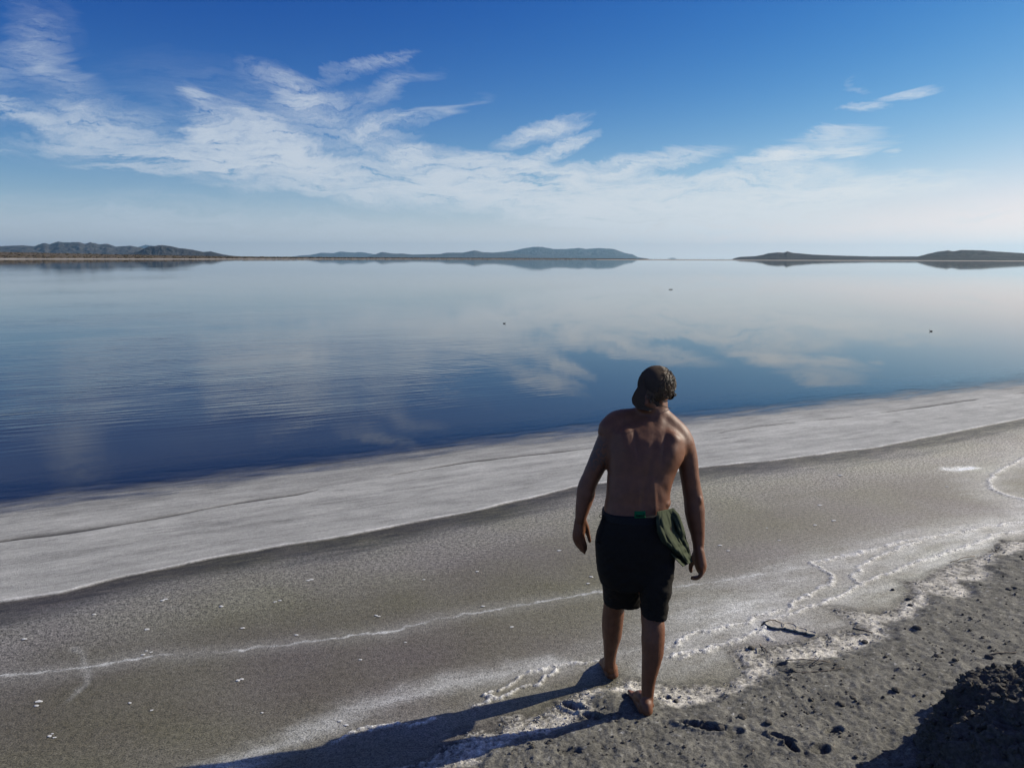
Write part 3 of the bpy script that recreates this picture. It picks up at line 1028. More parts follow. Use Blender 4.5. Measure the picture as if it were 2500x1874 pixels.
# salt lumps along the ridges and in the fringe
cv, cf = [], []
for P in RIDGES:
    for a, b in zip(P[:-1], P[1:]):
        L = float(np.hypot(*(b - a)))
        for _ in range(int(L * 62)):
            t = random.random()
            x, y = a + (b - a) * t
            x -= float(fbm(np.array([x * 9]), np.array([y * 9]), 4, 51, .6)[0]) * .045
            y -= float(fbm(np.array([x * 9]), np.array([y * 9]), 4, 52, .6)[0]) * .045
            s_ = max(1, math.hypot(x, y) / 6)
            r_ = random.uniform(.0015, .0048) * s_
            add_blob(x + random.gauss(0, .009), y + random.gauss(0, .009), .004 + r_ * .3, r_, random.uniform(.5, .9), random.randrange(9999))
rx = rng.uniform(-1.2, 9, 60000)
ry = np.exp(rng.uniform(math.log(2.9), math.log(11), 60000))
ok = inside(rx, ry, BANK) & ~inside(rx, ry, DARK)
rx, ry = rx[ok][:9000], ry[ok][:9000]
hz_, _, _, _ = ground_fields(rx[:, None], ry[:, None])
for i in range(len(rx)):
    r_ = (0.0025 + 0.0055 * random.random() ** 2) * max(1, math.hypot(rx[i], ry[i]) / 6)
    add_blob(rx[i], ry[i], hz_[i, 0] + r_ * .15, r_, random.uniform(.5, .9), i)
o = mesh_obj("salt_crumbs", cv, cf, salt_m, smooth=False)
tag(o, "white lumps of salt along the crusted ridges and the edge of the mud", "salt crumbs", kind='stuff')

# white salt flakes lying on the smooth flat
flakes = [(397, 1466), (405, 1463), (672, 1469), (683, 1466), (752, 1417), (761, 1415), (358, 1589), (370, 1592), (350, 1598), (590, 1658), (582, 1661), (93, 1712), (99, 1713), (89, 1723),
          (128, 1791), (122, 1797), (134, 1800), (359, 1536), (724, 1550), (593, 1533), (831, 1760), (317, 1716), (371, 1734), (2036, 1271), (1989, 1282), (1872, 1289), (1903, 1319), (1366, 1344),
          (1444, 1408), (1436, 1424), (1757, 1331), (1778, 1344), (2002, 1233), (2052, 1160), (2312, 1188), (918, 1503), (925, 1505), (1035, 1415), (880, 1610), (990, 1568), (1180, 1480), (640, 1740),
          (846, 1770), (540, 1480), (230, 1500), (60, 1560), (1250, 1530), (1165, 1395)]

def flake_label(k):
    x, y = flakes[k]
    mates = [i for i, (a, c) in enumerate(flakes) if math.hypot(a - x, c - y) < 24]
    hx = ["by the left edge", "near the curved streak", "well left of the man", "left of the middle", "near the middle", "beside the man's left hand", "behind the man", "right of the man", "near the right edge"]
    xs_ = [120, 260, 480, 700, 1000, 1500, 1700, 1960, 9999]
    h_ = next(t for t, v in zip(hx, xs_) if x < v)
    line = 1680 - 0.175 * x
    v_ = "above the white line" if line > y else "below the white line"
    if len(mates) > 1:
        order = sorted(mates, key=lambda i: flakes[i][0]).index(k)
        w_ = ["left", "middle", "right"] if len(mates) == 3 else ["left", "right"]
        s_ = w_[min(order, len(w_) - 1)] + " flake of a close group "
    else:
        s_ = "lone salt flake "
    same = [i for i, (a, c) in enumerate(flakes) if next(t for t, v in zip(hx, xs_) if a < v) == h_ and (1680 - .175 * a > c) == (line > y) and (len([1 for (e, f) in flakes if math.hypot(e - a, f - c) < 24]) > 1) == (len(mates) > 1)]
    same = sorted(same, key=lambda i: flakes[i][1])
    groups = []
    for i in same:
        for g_ in groups:
            if any(math.hypot(flakes[i][0] - flakes[q][0], flakes[i][1] - flakes[q][1]) < 24 for q in g_):
                g_.append(i)
                break
        else:
            groups.append([i])
    if len(groups) > 1:
        gi = [q for q, g_ in enumerate(groups) if k in g_][0]
        s_ = (["farthest ", "next nearer ", "third nearest ", "fourth nearest ", "fifth nearest "] if gi < len(groups) - 1 else ["nearest "] * 5)[min(gi, 4)] + s_
    return s_ + h_ + ", " + v_


for k, (px_, py_) in enumerate(flakes):
    g_ = gp(px_, py_)
    s_ = g_.length / 5
    vs, fs = blob(random.uniform(.007, .014) * s_, .22, 700 + k, 1, .5)
    vs = [Vector((v.x * 1.5, v.y, v.z)) for v in vs]
    o = mesh_obj("salt_flake", vs, fs, white_m, smooth=False, loc=(g_.x, g_.y, .003))
    o.rotation_euler = (0, 0, random.uniform(-.6, .6))
    tag(o, flake_label(k), "salt flake", "white salt flakes on the flat")

# ------------------------------------------------------------------ sticks
def tube(path, radii, nseg=7, close=True):
    vs, fs = [], []
    n = len(path)
    prev = None
    for i, p in enumerate(path):
        a = path[max(i - 1, 0)]
        b = path[min(i + 1, n - 1)]
        t = (b - a).normalized() if (b - a).length > 1e-9 else Vector((0, 0, 1))
        if prev is None:
            u = t.orthogonal().normalized()
        else:
            u = (prev - t * prev.dot(t)).normalized()
        prev = u
        w = t.cross(u)
        for k in range(nseg):
            an = 2 * math.pi * k / nseg
            vs.append(p + (u * math.cos(an) + w * math.sin(an)) * radii[i])
    for i in range(n - 1):
        for k in range(nseg):
            k2 = (k + 1) % nseg
            fs.append((i * nseg + k, i * nseg + k2, (i + 1) * nseg + k2, (i + 1) * nseg + k))
    if close:
        fs.append(tuple(range(nseg))[::-1])
        fs.append(tuple((n - 1) * nseg + k for k in range(nseg)))
    return vs, fs


def stick(name, pts, r0, r1, lab, cat, mat=None, branches=(), group=None):
    """pts: (px, py, height above the ground)"""
    def mk(pp, ra, rb):
        P = [gp(x, y, z) if True else None for x, y, z in pp]
        fine = []
        for a, b in zip(P[:-1], P[1:]):
            for t in (0, .33, .66):
                q = a.lerp(b, t)
                fine.append(q + Vector((random.gauss(0, .0025), random.gauss(0, .0025), random.gauss(0, .0015))))
        fine.append(P[-1])
        n = len(fine)
        return tube(fine, [ra + (rb - ra) * i / (n - 1) for i in range(n)])
    r0 *= .6
    r1 *= .6
    vs, fs = mk(pts, r0, r1)
    for br in branches:
        v2, f2 = mk(br, r0 * .7, r1 * .7)
        k = len(vs)
        vs = vs + v2
        fs = fs + [tuple(i + k for i in f) for f in f2]
    o = mesh_obj(name, vs, fs, mat or stick_m)
    tag(o, lab, cat, group)
    return o


H = .035
stick("dry_twig", [(1918, 1612, H), (1960, 1607, H + .01), (2000, 1613, H + .01), (2028, 1616, H)], .006, .003, "forked dry twig lying on the mud under the white salt crumbs", "twig",
      branches=[[(1985, 1620, H + .005), (2000, 1606, H + .03), (2004, 1599, H + .04)], [(1975, 1625, H), (2005, 1612, H + .02), (2026, 1612, H)], [(1945, 1625, H), (1985, 1612, H + .02), (1990, 1600, H + .03)]])
stick("dry_twig", [(1900, 1636, H), (1960, 1640, H), (2030, 1634, H), (2060, 1628, H)], .005, .003, "long thin twig lying flat below the forked twig", "twig")
stick("dry_twig", [(1242, 1850, .01), (1246, 1840, .03), (1254, 1828, .045), (1262, 1826, .05)], .006, .002, "bent thin twig sticking up at the edge of the man's leg shadow", "twig")
stick("dry_twig", [(2435, 1350, .0), (2431, 1343, .03), (2427, 1337, .06)], .006, .003, "small branched twig standing in the salt crust near the right edge", "twig",
      branches=[[(2430, 1345, .03), (2437, 1341, .06), (2441, 1333, .09)], [(2430, 1347, .02), (2423, 1344, .05), (2421, 1339, .08)]])
stick("dry_twig", [(2033, 1808, .04), (2035, 1822, .045), (2036, 1840, .04)], .005, .003, "pale twig lying beside the black bank shadow", "twig")
stick("dry_twig", [(1833, 1846, .03), (1836, 1834, .05), (1841, 1830, .05)], .005, .003, "tiny pale twig left of the curved footprint", "twig")
stick("dry_twig", [(2408, 1598, H), (2430, 1594, H + .01), (2455, 1592, H + .01), (2500, 1592, H), (2540, 1590, H)], .006, .004, "dark thin root lying on the mud above the bank", "twig")
stick("broken_stick", [(2082, 1534, .02), (2100, 1536, .03), (2116, 1540, .025), (2130, 1545, .02)], .012, .006, "dark broken stick lying at the tip of the salt lobe right of the crust plates", "stick")
stick("broken_stick", [(1856, 1573, .02), (1860, 1583, .03), (1866, 1590, .02)], .009, .006, "short knobbly stick standing out of the salt crumbs", "stick",
      branches=[[(1858, 1580, .03), (1864, 1579, .04), (1872, 1590, .02)]])
stick("dry_twig", [(2378, 1356, .02), (2345, 1363, .03), (2320, 1372, .02)], .006, .004, "thin straight twig along the upper salt edge", "twig")

# curled plates of salt crust
crust = empty("curled_crust", gp(1925, 1535))
tag(crust, "row of curled salt crust plates lifting off the flat", "salt crust")
for (px_, py_, a_, b_, ang_) in [(1892, 1527, .058, .060, -8), (1927, 1532, .044, .055, 5), (1955, 1541, .040, .036, -12), (1980, 1548, .032, .028, -16)]:
    c_ = gp(px_, py_)
    n = 26
    vs, fs = [], []
    rings = [0.0, .35, .7, .9, 1.0, 1.04, 0.98]
    zz_ = [.008, .008, .008, .009, .013, .009, .000]
    rr = random.Random(int(px_))
    jit = [1 + rr.uniform(-.08, .08) for _ in range(n)]
    for q, zq in zip(rings, zz_):
        for k in range(n):
            an = 2 * math.pi * k / n
            x = a_ * q * jit[k] * math.cos(an)
            y = b_ * q * jit[k] * math.sin(an)
            lift = .0025 * (1 - math.sin(an)) * q
            ca, sa = math.cos(R(ang_)), math.sin(R(ang_))
            vs.append(c_ + Vector((x * ca - y * sa, x * sa + y * ca, zq + lift)))
    for i in range(len(rings) - 1):
        for k in range(n):
            k2 = (k + 1) % n
            fs.append((i * n + k, i * n + k2, (i + 1) * n + k2, (i + 1) * n + k))
    mesh_obj("crust_plate", vs, fs, salt_m, parent=crust)
o = stick("bark_strip", [(1862, 1526, .02), (1866, 1518, .05), (1876, 1513, .06), (1892, 1513, .05), (1905, 1520, .03)], .009, .004, "curled brown strip arching over the first salt crust plate", "bark strip")

# ------------------------------------------------------------------ waterfowl far out on the lake
bird_m = simple_mat("dark_plumage", (0.03, 0.03, 0.032), 0.7, .2, 30, (0.05, 0.045, 0.04))


def bird(px_, py_, s_, lab, face=1, group="waterbirds resting on the lake"):
    g_ = gp(px_, py_)
    r = empty("waterbird", g_)
    tag(r, lab, "bird", group)
    vs, fs = [], []
    nb, ns = 9, 10
    for i in range(nb):
        t = i / (nb - 1)
        x = (t - .5) * 2
        rr_ = .42 * math.sqrt(max(0, 1 - x * x)) * (1 - .25 * x) + .01
        zc = .28 + .22 * max(0, -x - .4) * 1.5
        for k in range(ns):
            an = 2 * math.pi * k / ns
            vs.append(g_ + Vector((x * face, rr_ * math.cos(an), zc + rr_ * .75 * math.sin(an))) * s_)
    for i in range(nb - 1):
        for k in range(ns):
            k2 = (k + 1) % ns
            fs.append((i * ns + k, i * ns + k2, (i + 1) * ns + k2, (i + 1) * ns + k))
    mesh_obj("body", vs, fs, bird_m, parent=r)
    path = [Vector((.72 * face, 0, .35)), Vector((.86 * face, 0, .62)), Vector((.86 * face, 0, .92)), Vector((.98 * face, 0, 1.06)), Vector((1.12 * face, 0, 1.02)), Vector((1.38 * face, 0, .96))]
    v2, f2 = tube([g_ + p * s_ for p in path], [q * s_ for q in (.17, .11, .10, .15, .12, .015)], 8)
    mesh_obj("neck", v2, f2, bird_m, parent=r)
    return r


bird(1231, 790, .046, "dark waterbird with raised neck floating left of the middle of the lake", 1)
bird(1635, 707, .07, "left one of two tiny waterbirds far out on the pale water", 1)
bird(1640, 707, .07, "right one of two tiny waterbirds far out on the pale water", -1)
bird(2273, 809, .05, "single small waterbird low on the water at the right", -1)

# ------------------------------------------------------------------ the man
def seg_grid(nu, rings, cap=True):
    """rings: list of lists of Vectors (each nu long)"""
    vs = [v for r in rings for v in r]
    fs = []
    n = len(rings)
    for i in range(n - 1):
        for k in range(nu):
            k2 = (k + 1) % nu
            fs.append((i * nu + k, i * nu + k2, (i + 1) * nu + k2, (i + 1) * nu + k))
    if cap:
        vs.append(sum(rings[0], Vector()) / nu)
        vs.append(sum(rings[-1], Vector()) / nu)
        a, b = len(vs) - 2, len(vs) - 1
        for k in range(nu):
            k2 = (k + 1) % nu
            fs.append((k2, k, a))
            fs.append(((n - 1) * nu + k, (n - 1) * nu + k2, b))
    return vs, fs


class Soup:
    def __init__(self):
        self.v = []
        self.f = []

    def add(self, vf):
        k = len(self.v)
        self.v += vf[0]
        self.f += [tuple(i + k for i in f) for f in vf[1]]

    def loft(self, rows, nu=28, sup=2.3):
        """rows: ((xl, yl), (xr, yr), Y, half depth m [, bulge back])"""
        # densify
        rows2 = []
        for a, b in zip(rows[:-1], rows[1:]):
            for t in (0, .5):
                rows2.append(tuple((tuple(np.array(p) * (1 - t) + np.array(q) * t) if isinstance(p, tuple) else p * (1 - t) + q * t) for p, q in zip(a, b)))
        rows2.append(rows[-1])
        rings = []
        for (l, r, Y, b) in rows2:
            L = at(l[0], l[1], Y)
            Rr = at(r[0], r[1], Y)
            c = (L + Rr) / 2
            ax = (Rr - L) / 2
            dp = Vector((0, b, 0))
            ring = []
            for k in range(nu):
                an = 2 * math.pi * k / nu
                cs, sn = math.cos(an), math.sin(an)
                e = 2 / sup
                ring.append(c + ax * (abs(cs) ** e * (1 if cs >= 0 else -1)) + dp * (abs(sn) ** e * (1 if sn >= 0 else -1)))
            rings.append(ring)
        self.add(seg_grid(nu, rings))

    def tube(self, pts, nu=20, dscale=1.0):
        """pts: (px, py, Y, radius px)"""
        P = [at(x, y, Y) for x, y, Y, r in pts]
        Rm = [r / FPX * (Y * math.cos(PITCH) + (CAM_H - p.z) * math.sin(PITCH)) for (x, y, Y, r), p in zip(pts, P)]
        self.wtube(P, Rm, nu, dscale)

    def wtube(self, P, Rm, nu=20, dscale=1.0):
        # catmull-rom densify
        P2, R2 = [], []
        n = len(P)
        for i in range(n - 1):
            p0, p1, p2, p3 = P[max(i - 1, 0)], P[i], P[i + 1], P[min(i + 2, n - 1)]
            for t in (0, .25, .5, .75):
                q = 0.5 * ((2 * p1) + (p2 - p0) * t + (2 * p0 - 5 * p1 + 4 * p2 - p3) * t * t + (3 * p1 - p0 - 3 * p2 + p3) * t ** 3)
                P2.append(q)
                R2.append(Rm[i] * (1 - t) + Rm[i + 1] * t)
        P2.append(P[-1])
        R2.append(Rm[-1])
        # round caps
        d0 = (P2[0] - P2[1]).normalized()
        d1 = (P2[-1] - P2[-2]).normalized()
        ra, rb = R2[0], R2[-1]
        pre = [(P2[0] + d0 * ra * math.sin(a), ra * math.cos(a)) for a in (1.45, 1.1, .6)]
        post = [(P2[-1] + d1 * rb * math.sin(a), rb * math.cos(a)) for a in (.6, 1.1, 1.45)]
        P2 = [p for p, r in pre] + P2 + [p for p, r in post]
        R2 = [r for p, r in pre] + R2 + [r for p, r in post]
        rings = []
        prev = None
        for i, p in enumerate(P2):
            a = P2[max(i - 1, 0)]
            b = P2[min(i + 1, len(P2) - 1)]
            t = (b - a).normalized()
            if prev is None:
                u = Vector((1, 0, 0))
                u = (u - t * u.dot(t)).normalized() if abs(t.x) < .9 else Vector((0, 0, 1)).cross(t).normalized()
            else:
                u = (prev - t * prev.dot(t)).normalized()
            prev = u
            w = t.cross(u)
            rings.append([p + u * (math.cos(2 * math.pi * k / nu) * R2[i]) + w * (math.sin(2 * math.pi * k / nu) * R2[i] * dscale) for k in range(nu)])
        self.add(seg_grid(nu, rings))

    def ell(self, c, axes, nu=24, nv=14):
        """c centre, axes three vectors"""
        rings = []
        for j in range(nv):
            a = math.pi * (j + .5) / nv
            rings.append([c + axes[0] * (math.sin(a) * math.cos(2 * math.pi * k / nu)) + axes[1] * (math.sin(a) * math.sin(2 * math.pi * k / nu)) + axes[2] * math.cos(a) for k in range(nu)])
        self.add(seg_grid(nu, rings))


def fuse(name, soup, vox, mat, parent, smooth_it=6, smooth_f=.5, post=None):
    """one continuous surface: voxel remesh of overlapping closed volumes, then smoothed"""
    me = bpy.data.meshes.new(name + "_src")
    me.from_pydata([tuple(v) for v in soup.v], [], soup.f)
    me.update()
    import bmesh
    bm = bmesh.new()
    bm.from_mesh(me)
    bmesh.ops.recalc_face_normals(bm, faces=bm.faces)
    bm.to_mesh(me)
    bm.free()
    tmp = bpy.data.objects.new(name + "_src", me)
    COL.objects.link(tmp)
    md = tmp.modifiers.new("r", 'REMESH')
    md.mode = 'VOXEL'
    md.voxel_size = vox
    md.use_smooth_shade = True
    ms = tmp.modifiers.new("s", 'SMOOTH')
    ms.factor = smooth_f
    ms.iterations = smooth_it
    dg = bpy.context.evaluated_depsgraph_get()
    ev = tmp.evaluated_get(dg)
    me2 = bpy.data.meshes.new_from_object(ev)
    bpy.data.objects.remove(tmp)
    bpy.data.meshes.remove(me)
    me2.name = name
    if post:
        n = len(me2.vertices)
        co = np.zeros(n * 3, dtype=np.float32)
        me2.vertices.foreach_get('co', co)
        no = np.zeros(n * 3, dtype=np.float32)
        me2.vertices.foreach_get('normal', no)
        co = post(co.reshape(-1, 3).astype(float), no.reshape(-1, 3).astype(float), me2)
        me2.vertices.foreach_set('co', co.reshape(-1).astype(np.float32))
        me2.update()
    me2.polygons.foreach_set('use_smooth', [True] * len(me2.polygons))
    me2.materials.clear()
    me2.materials.append(mat)
    o = bpy.data.objects.new(name, me2)
    COL.objects.link(o)
    if parent:
        o.parent = parent
        o.matrix_parent_inverse = Matrix.Translation(-Vector(parent.location))
    return o


# ------------------------------------------------------------------ earth mound at the right
MB = Soup()
for (x, y, rx_, ry_, rz_) in [(2.66, 3.80, .27, .20, .15), (2.54, 3.54, .38, .28, .31), (2.38, 3.22, .50, .32, .47), (2.98, 3.50, .60, .40, .30), (2.30, 2.78, .62, .40, .66),
                              (3.5, 3.7, .6, .45, .20), (3.25, 3.0, .85, .6, .46), (2.30, 3.42, .20, .16, .20), (2.08, 3.06, .28, .2, .40)]:
    MB.ell(Vector((x, y, -.02)), [Vector((rx_, 0, 0)), Vector((0, ry_, 0)), Vector((0, 0, rz_))])


def mound_post(co, no, me):
    x, y, z = co[:, 0], co[:, 1], co[:, 2]
    d = fbm(x * 5 + z * 3, y * 5 - z * 4, 5, 851, .6) * .085
    d = d + fbm(x * 13 - z * 9, y * 13 + z * 11, 4, 853, .62) * .050
    d = d + fbm(x * 34 + z * 27, y * 34 - z * 25, 3, 855, .65) * .022
    return co + no * d[:, None]


mound = fuse("earth_bank", MB, .011, dirt_m, None, 6, .5, mound_post)
tag(mound, "dark crumbly earth bank in the bottom right corner casting a black shadow", kind='structure')
mco = np.zeros(len(mound.data.vertices) * 3, dtype=np.float32)
mound.data.vertices.foreach_get('co', mco)
mco = mco.reshape(-1, 3)
cv, cf = [], []
cand = np.nonzero((mco[:, 2] > .01) & (mco[:, 1] > 2.4))[0]
for i in rng.choice(cand, 5200):
    r_ = 0.004 + 0.020 * random.random() ** 3.0
    add_blob(mco[i, 0], mco[i, 1], mco[i, 2] + r_ * .2, r_, random.uniform(.6, 1), int(i) % 997)
o = mesh_obj("bank_crumbs", cv, cf, dirt_m, smooth=False)
tag(o, "crumbs and lumps of dirt on top of the dark earth bank", "crumbs", kind='stuff')

man = empty("person", gp(1540, 1715))
tag(man, "barefoot shirtless man in black shorts and dark cap standing with his back turned", "person")

# skin
skin_m, N = new_mat("tanned_skin")
tcn = N.n('ShaderNodeTexCoord')
geo = N.n('ShaderNodeNewGeometry')
n_a = N.noise(geo.outputs['Position'], 18, 5, .6)
n_b = N.noise(geo.outputs['Position'], 160, 3, .6)
c = N.mix(N.mr(n_a, .35, .65, 0, 1), (0.215, 0.083, 0.037), (0.16, 0.060, 0.027))
c = N.mix(N.mr(n_b, .5, .72, 0, .45), c, (0.20, 0.075, 0.04))
tt = N.n('ShaderNodeAttribute', attribute_name='ink')
n_c = N.noise(geo.outputs['Position'], 42, 4, .6, 1.2)
ink = N.m('MULTIPLY', tt.outputs['Fac'], N.mr(n_c, .46, .52, 0, .8))
c = N.mix(ink, c, (0.05, 0.045, 0.045))
b = N.n('ShaderNodeBsdfPrincipled')
N.l(c, b.inputs['Base Color'])
b.inputs['Roughness'].default_value = .52
b.inputs['Specular IOR Level'].default_value = .5
bb = N.n('ShaderNodeBump')
bb.inputs['Distance'].default_value = .0012
bb.inputs['Strength'].default_value = .8
N.l(N.noise(geo.outputs['Position'], 260, 3, .7), bb.inputs['Height'])
N.l(bb.outputs[0], b.inputs['Normal'])
mo = N.n('ShaderNodeOutputMaterial')
N.l(b.outputs[0], mo.inputs[0])

B = Soup()
# trunk, hips to neck root
B.loft([
    ((1474, 1400), (1628, 1400), 3.80, .115),
    ((1464, 1340), (1636, 1340), 3.79, .135),
    ((1466, 1300), (1638, 1300), 3.78, .135),
    ((1472, 1262), (1634, 1262), 3.79, .118),
    ((1475, 1240), (1630, 1240), 3.80, .108),
    ((1479, 1215), (1634, 1212), 3.81, .104),
    ((1481, 1190), (1638, 1186), 3.82, .108),
    ((1483, 1155), (1650, 1148), 3.85, .115),
    ((1484, 1120), (1664, 1116), 3.87, .122),
    ((1484, 1088), (1672, 1090), 3.89, .122),
    ((1488, 1060), (1672, 1066), 3.91, .112),
    ((1500, 1036), (1658, 1046), 3.93, .095),
    ((1535, 1018), (1645, 1030), 3.945, .075),
    ((1560, 1006), (1636, 1012), 3.955, .058),
], nu=40, sup=2.5)
# neck
B.tube([(1596, 1040, 3.95, 36), (1598, 1012, 3.955, 33), (1601, 990, 3.97, 30), (1603, 968, 3.985, 26)])
# shoulder girdle: trapezius slopes and deltoids
B.tube([(1592, 1018, 3.95, 24), (1550, 1024, 3.95, 24), (1512, 1036, 3.94, 31), (1496, 1056, 3.93, 32)], dscale=1.25)
B.tube([(1610, 1010, 3.955, 20), (1634, 1032, 3.95, 24), (1656, 1062, 3.94, 30), (1664, 1086, 3.93, 31)], dscale=1.25)
# shoulder blades and muscles of the back
def ell_px(px, py, Y, rx, ry, ryd, rot=0):
    c_ = at(px, py, Y)
    s_ = Y * 1.02 / FPX
    ca, sa = math.cos(R(rot)), math.sin(R(rot))
    B.ell(c_, [Vector((rx * s_ * ca, 0, rx * s_ * sa)), Vector((-ry * s_ * sa, 0, ry * s_ * ca)), Vector((0, ryd, 0))])
ell_px(1640, 1090, 3.86, 30, 46, .060, 22)
ell_px(1524, 1080, 3.865, 30, 46, .058, -16)
ell_px(1544, 1205, 3.765, 18, 60, .05, 0)
ell_px(1584, 1205, 3.765, 18, 60, .05, 0)
ell_px(1598, 1044, 3.925, 44, 34, .068, 0)
# flank fold above the waistband on the right
ell_px(1619, 1222, 3.81, 18, 20, .075, 0)
# left arm
B.tube([(1500, 1048, 3.93, 30), (1488, 1076, 3.925, 31), (1472, 1106, 3.92, 27.5), (1458, 1134, 3.915, 24.5), (1443, 1164, 3.91, 22), (1433, 1188, 3.905, 22.5), (1430, 1206, 3.90, 23),
        (1424, 1232, 3.89, 19.5), (1419, 1256, 3.88, 15), (1417, 1268, 3.875, 13)])
B.tube([(1417, 1262, 3.875, 13), (1415, 1280, 3.873, 14.5), (1413, 1300, 3.87, 15.5), (1411, 1314, 3.87, 13.5)], dscale=.68)
for pts in [
    [(1421, 1300, 3.868, 6.2), (1425, 1316, 3.866, 5.2), (1429, 1329, 3.872, 4.6), (1430, 1340, 3.878, 4.0)],
    [(1415, 1303, 3.868, 6.2), (1418, 1320, 3.862, 5.3), (1423, 1337, 3.868, 4.7), (1427, 1349, 3.876, 4.0)],
    [(1408, 1303, 3.872, 6.0), (1409, 1319, 3.866, 5.1), (1414, 1333, 3.870, 4.5), (1419, 1343, 3.878, 3.9)],
    [(1402, 1300, 3.878, 5.4), (1402, 1314, 3.874, 4.6), (1406, 1326, 3.876, 4.1), (1411, 1334, 3.882, 3.6)],
    [(1424, 1270, 3.878, 8.5), (1431, 1286, 3.885, 7.2), (1435, 1301, 3.89, 5.8), (1438, 1312, 3.892, 5.0), (1440, 1321, 3.894, 4.2)],
]:
    B.tube(pts, nu=12)
# right arm
B.tube([(1664, 1078, 3.93, 30), (1672, 1102, 3.925, 28), (1679, 1130, 3.915, 25), (1683, 1160, 3.905, 23.5), (1688, 1190, 3.90, 23), (1693, 1218, 3.895, 24), (1696, 1246, 3.885, 24.5),
        (1699, 1274, 3.875, 22), (1703, 1302, 3.865, 17.5), (1705, 1326, 3.855, 14), (1705, 1342, 3.85, 13)])
ell_px(1706, 1222, 3.865, 9, 15, .022, 0)
B.tube([(1705, 1340, 3.85, 13), (1707, 1358, 3.845, 14.5), (1710, 1376, 3.84, 15), (1711, 1388, 3.84, 12.5)], dscale=1.35)
for i, dy in enumerate([-.034, -.012, .011, .033]):
    Yb = 3.84 + dy
    sc = [.86, .97, 1.05, .98][i]
    B.tube([(1711, 1382, Yb, 6.4 * sc), (1714, 1396, Yb, 5.8 * sc), (1707, 1404 + 3 * sc, Yb, 5.2 * sc), (1697, 1408 + 3 * sc - (i == 3) * 3, Yb + .003, 4.8 * sc), (1692 - 3 * (i < 2), 1408 + (i % 2) * 3, Yb + .006, 4.2 * sc)], nu=12)
B.tube([(1698, 1352, 3.855, 9), (1691, 1368, 3.875, 7.6), (1687, 1380, 3.885, 6.0), (1686, 1388, 3.888, 5.4), (1687, 1394, 3.888, 4.6)], nu=12)
# legs
B.tube([(1512, 1370, 3.83, 46), (1511, 1410, 3.87, 40), (1504, 1445, 3.90, 33), (1500, 1470, 3.92, 26), (1497, 1500, 3.935, 26.5), (1495, 1525, 3.94, 26), (1494, 1550, 3.95, 23.5),
        (1491, 1580, 3.96, 17.5), (1489, 1605, 3.965, 14.5), (1489, 1626, 3.97, 14.5)])
B.tube([(1590, 1370, 3.78, 46), (1594, 1420, 3.76, 40), (1595, 1465, 3.735, 33), (1592, 1500, 3.72, 27.5), (1595, 1530, 3.70, 28.5), (1594, 1562, 3.685, 28.5), (1593, 1595, 3.675, 26.5),
        (1588, 1630, 3.665, 21.5), (1583, 1664, 3.66, 17), (1581, 1696, 3.655, 14.8), (1580, 1716, 3.66, 15)])


def foot(ankle, heel, dirv, zg, L=.255):
    """ankle joint, heel ground point, forward direction; sole at height zg"""
    f = Vector((dirv[0], dirv[1], 0)).normalized()
    s = Vector((f.y, -f.x, 0))
    h = Vector((heel[0], heel[1], zg))
    B.wtube([ankle, h + f * .045 + Vector((0, 0, .060)), h + f * .03 + Vector((0, 0, .034))], [.030, .033, .032])
    B.wtube([ankle + f * .012, h + f * .09 + Vector((0, 0, .056)), h + f * .15 + Vector((0, 0, .036)), h + f * .19 + Vector((0, 0, .024))], [.028, .032, .033, .022], dscale=1.0)
    B.wtube([h + f * .04 + Vector((0, 0, .024)) + s * .012, h + f * .12 + Vector((0, 0, .022)) + s * .022, h + f * .185 + Vector((0, 0, .018)) + s * .024], [.026, .024, .018])
    B.wtube([h + f * .04 + Vector((0, 0, .024)) - s * .01, h + f * .12 + Vector((0, 0, .024)) - s * .014, h + f * .19 + Vector((0, 0, .019)) - s * .018], [.026, .024, .019])
    B.ell(ankle + s * .026 - Vector((0, 0, .008)), [s * .012, f * .013, Vector((0, 0, .014))])
    B.ell(ankle - s * .026 - Vector((0, 0, .002)), [s * .012, f * .013, Vector((0, 0, .014))])
    return f, s, h


def toes(f, s, h, big):
    """big: +1 when the big toe is on the +s side"""
    for k, (off, ln, r_) in enumerate([(.030, .062, .0125), (.011, .060, .0092), (-.005, .053, .0085), (-.020, .045, .008), (-.033, .035, .0078)]):
        a = h + f * (.185 - .006 * k) + s * off * big + Vector((0, 0, .018))
        B.wtube([a, a + f * ln * .55 + Vector((0, 0, -.002)), a + f * ln + Vector((0, 0, -.008))], [r_ * 1.15, r_, r_ * .9], nu=10)


ANK_L = at(1489, 1630, 3.975)
ANK_R = at(1580, 1718, 3.66)
ZL = .006
gl_ = gp(1498, 1664, ZL)
fl = foot(ANK_L, (gl_.x, gl_.y), (-.12, 1.0), ZL)
toes(*fl, 1)
gr_ = gp(1582, 1756, .02)
ZR = .020
fr_ = foot(ANK_R, (gr_.x, gr_.y), (-.12, 1.0), ZR)
toes(*fr_, -1)

# head: forward axis turned to the right and bowed
yaw, pit = R(52), R(33)
F = Vector((math.sin(yaw) * math.cos(pit), math.cos(yaw) * math.cos(pit), -math.sin(pit)))
SD = F.cross(Vector((0, 0, 1))).normalized()       # his right side
U = SD.cross(F).normalized()
HC = at(1601, 946, 3.975)


def hd(f, s, u):
    return HC + F * f + SD * s + U * u


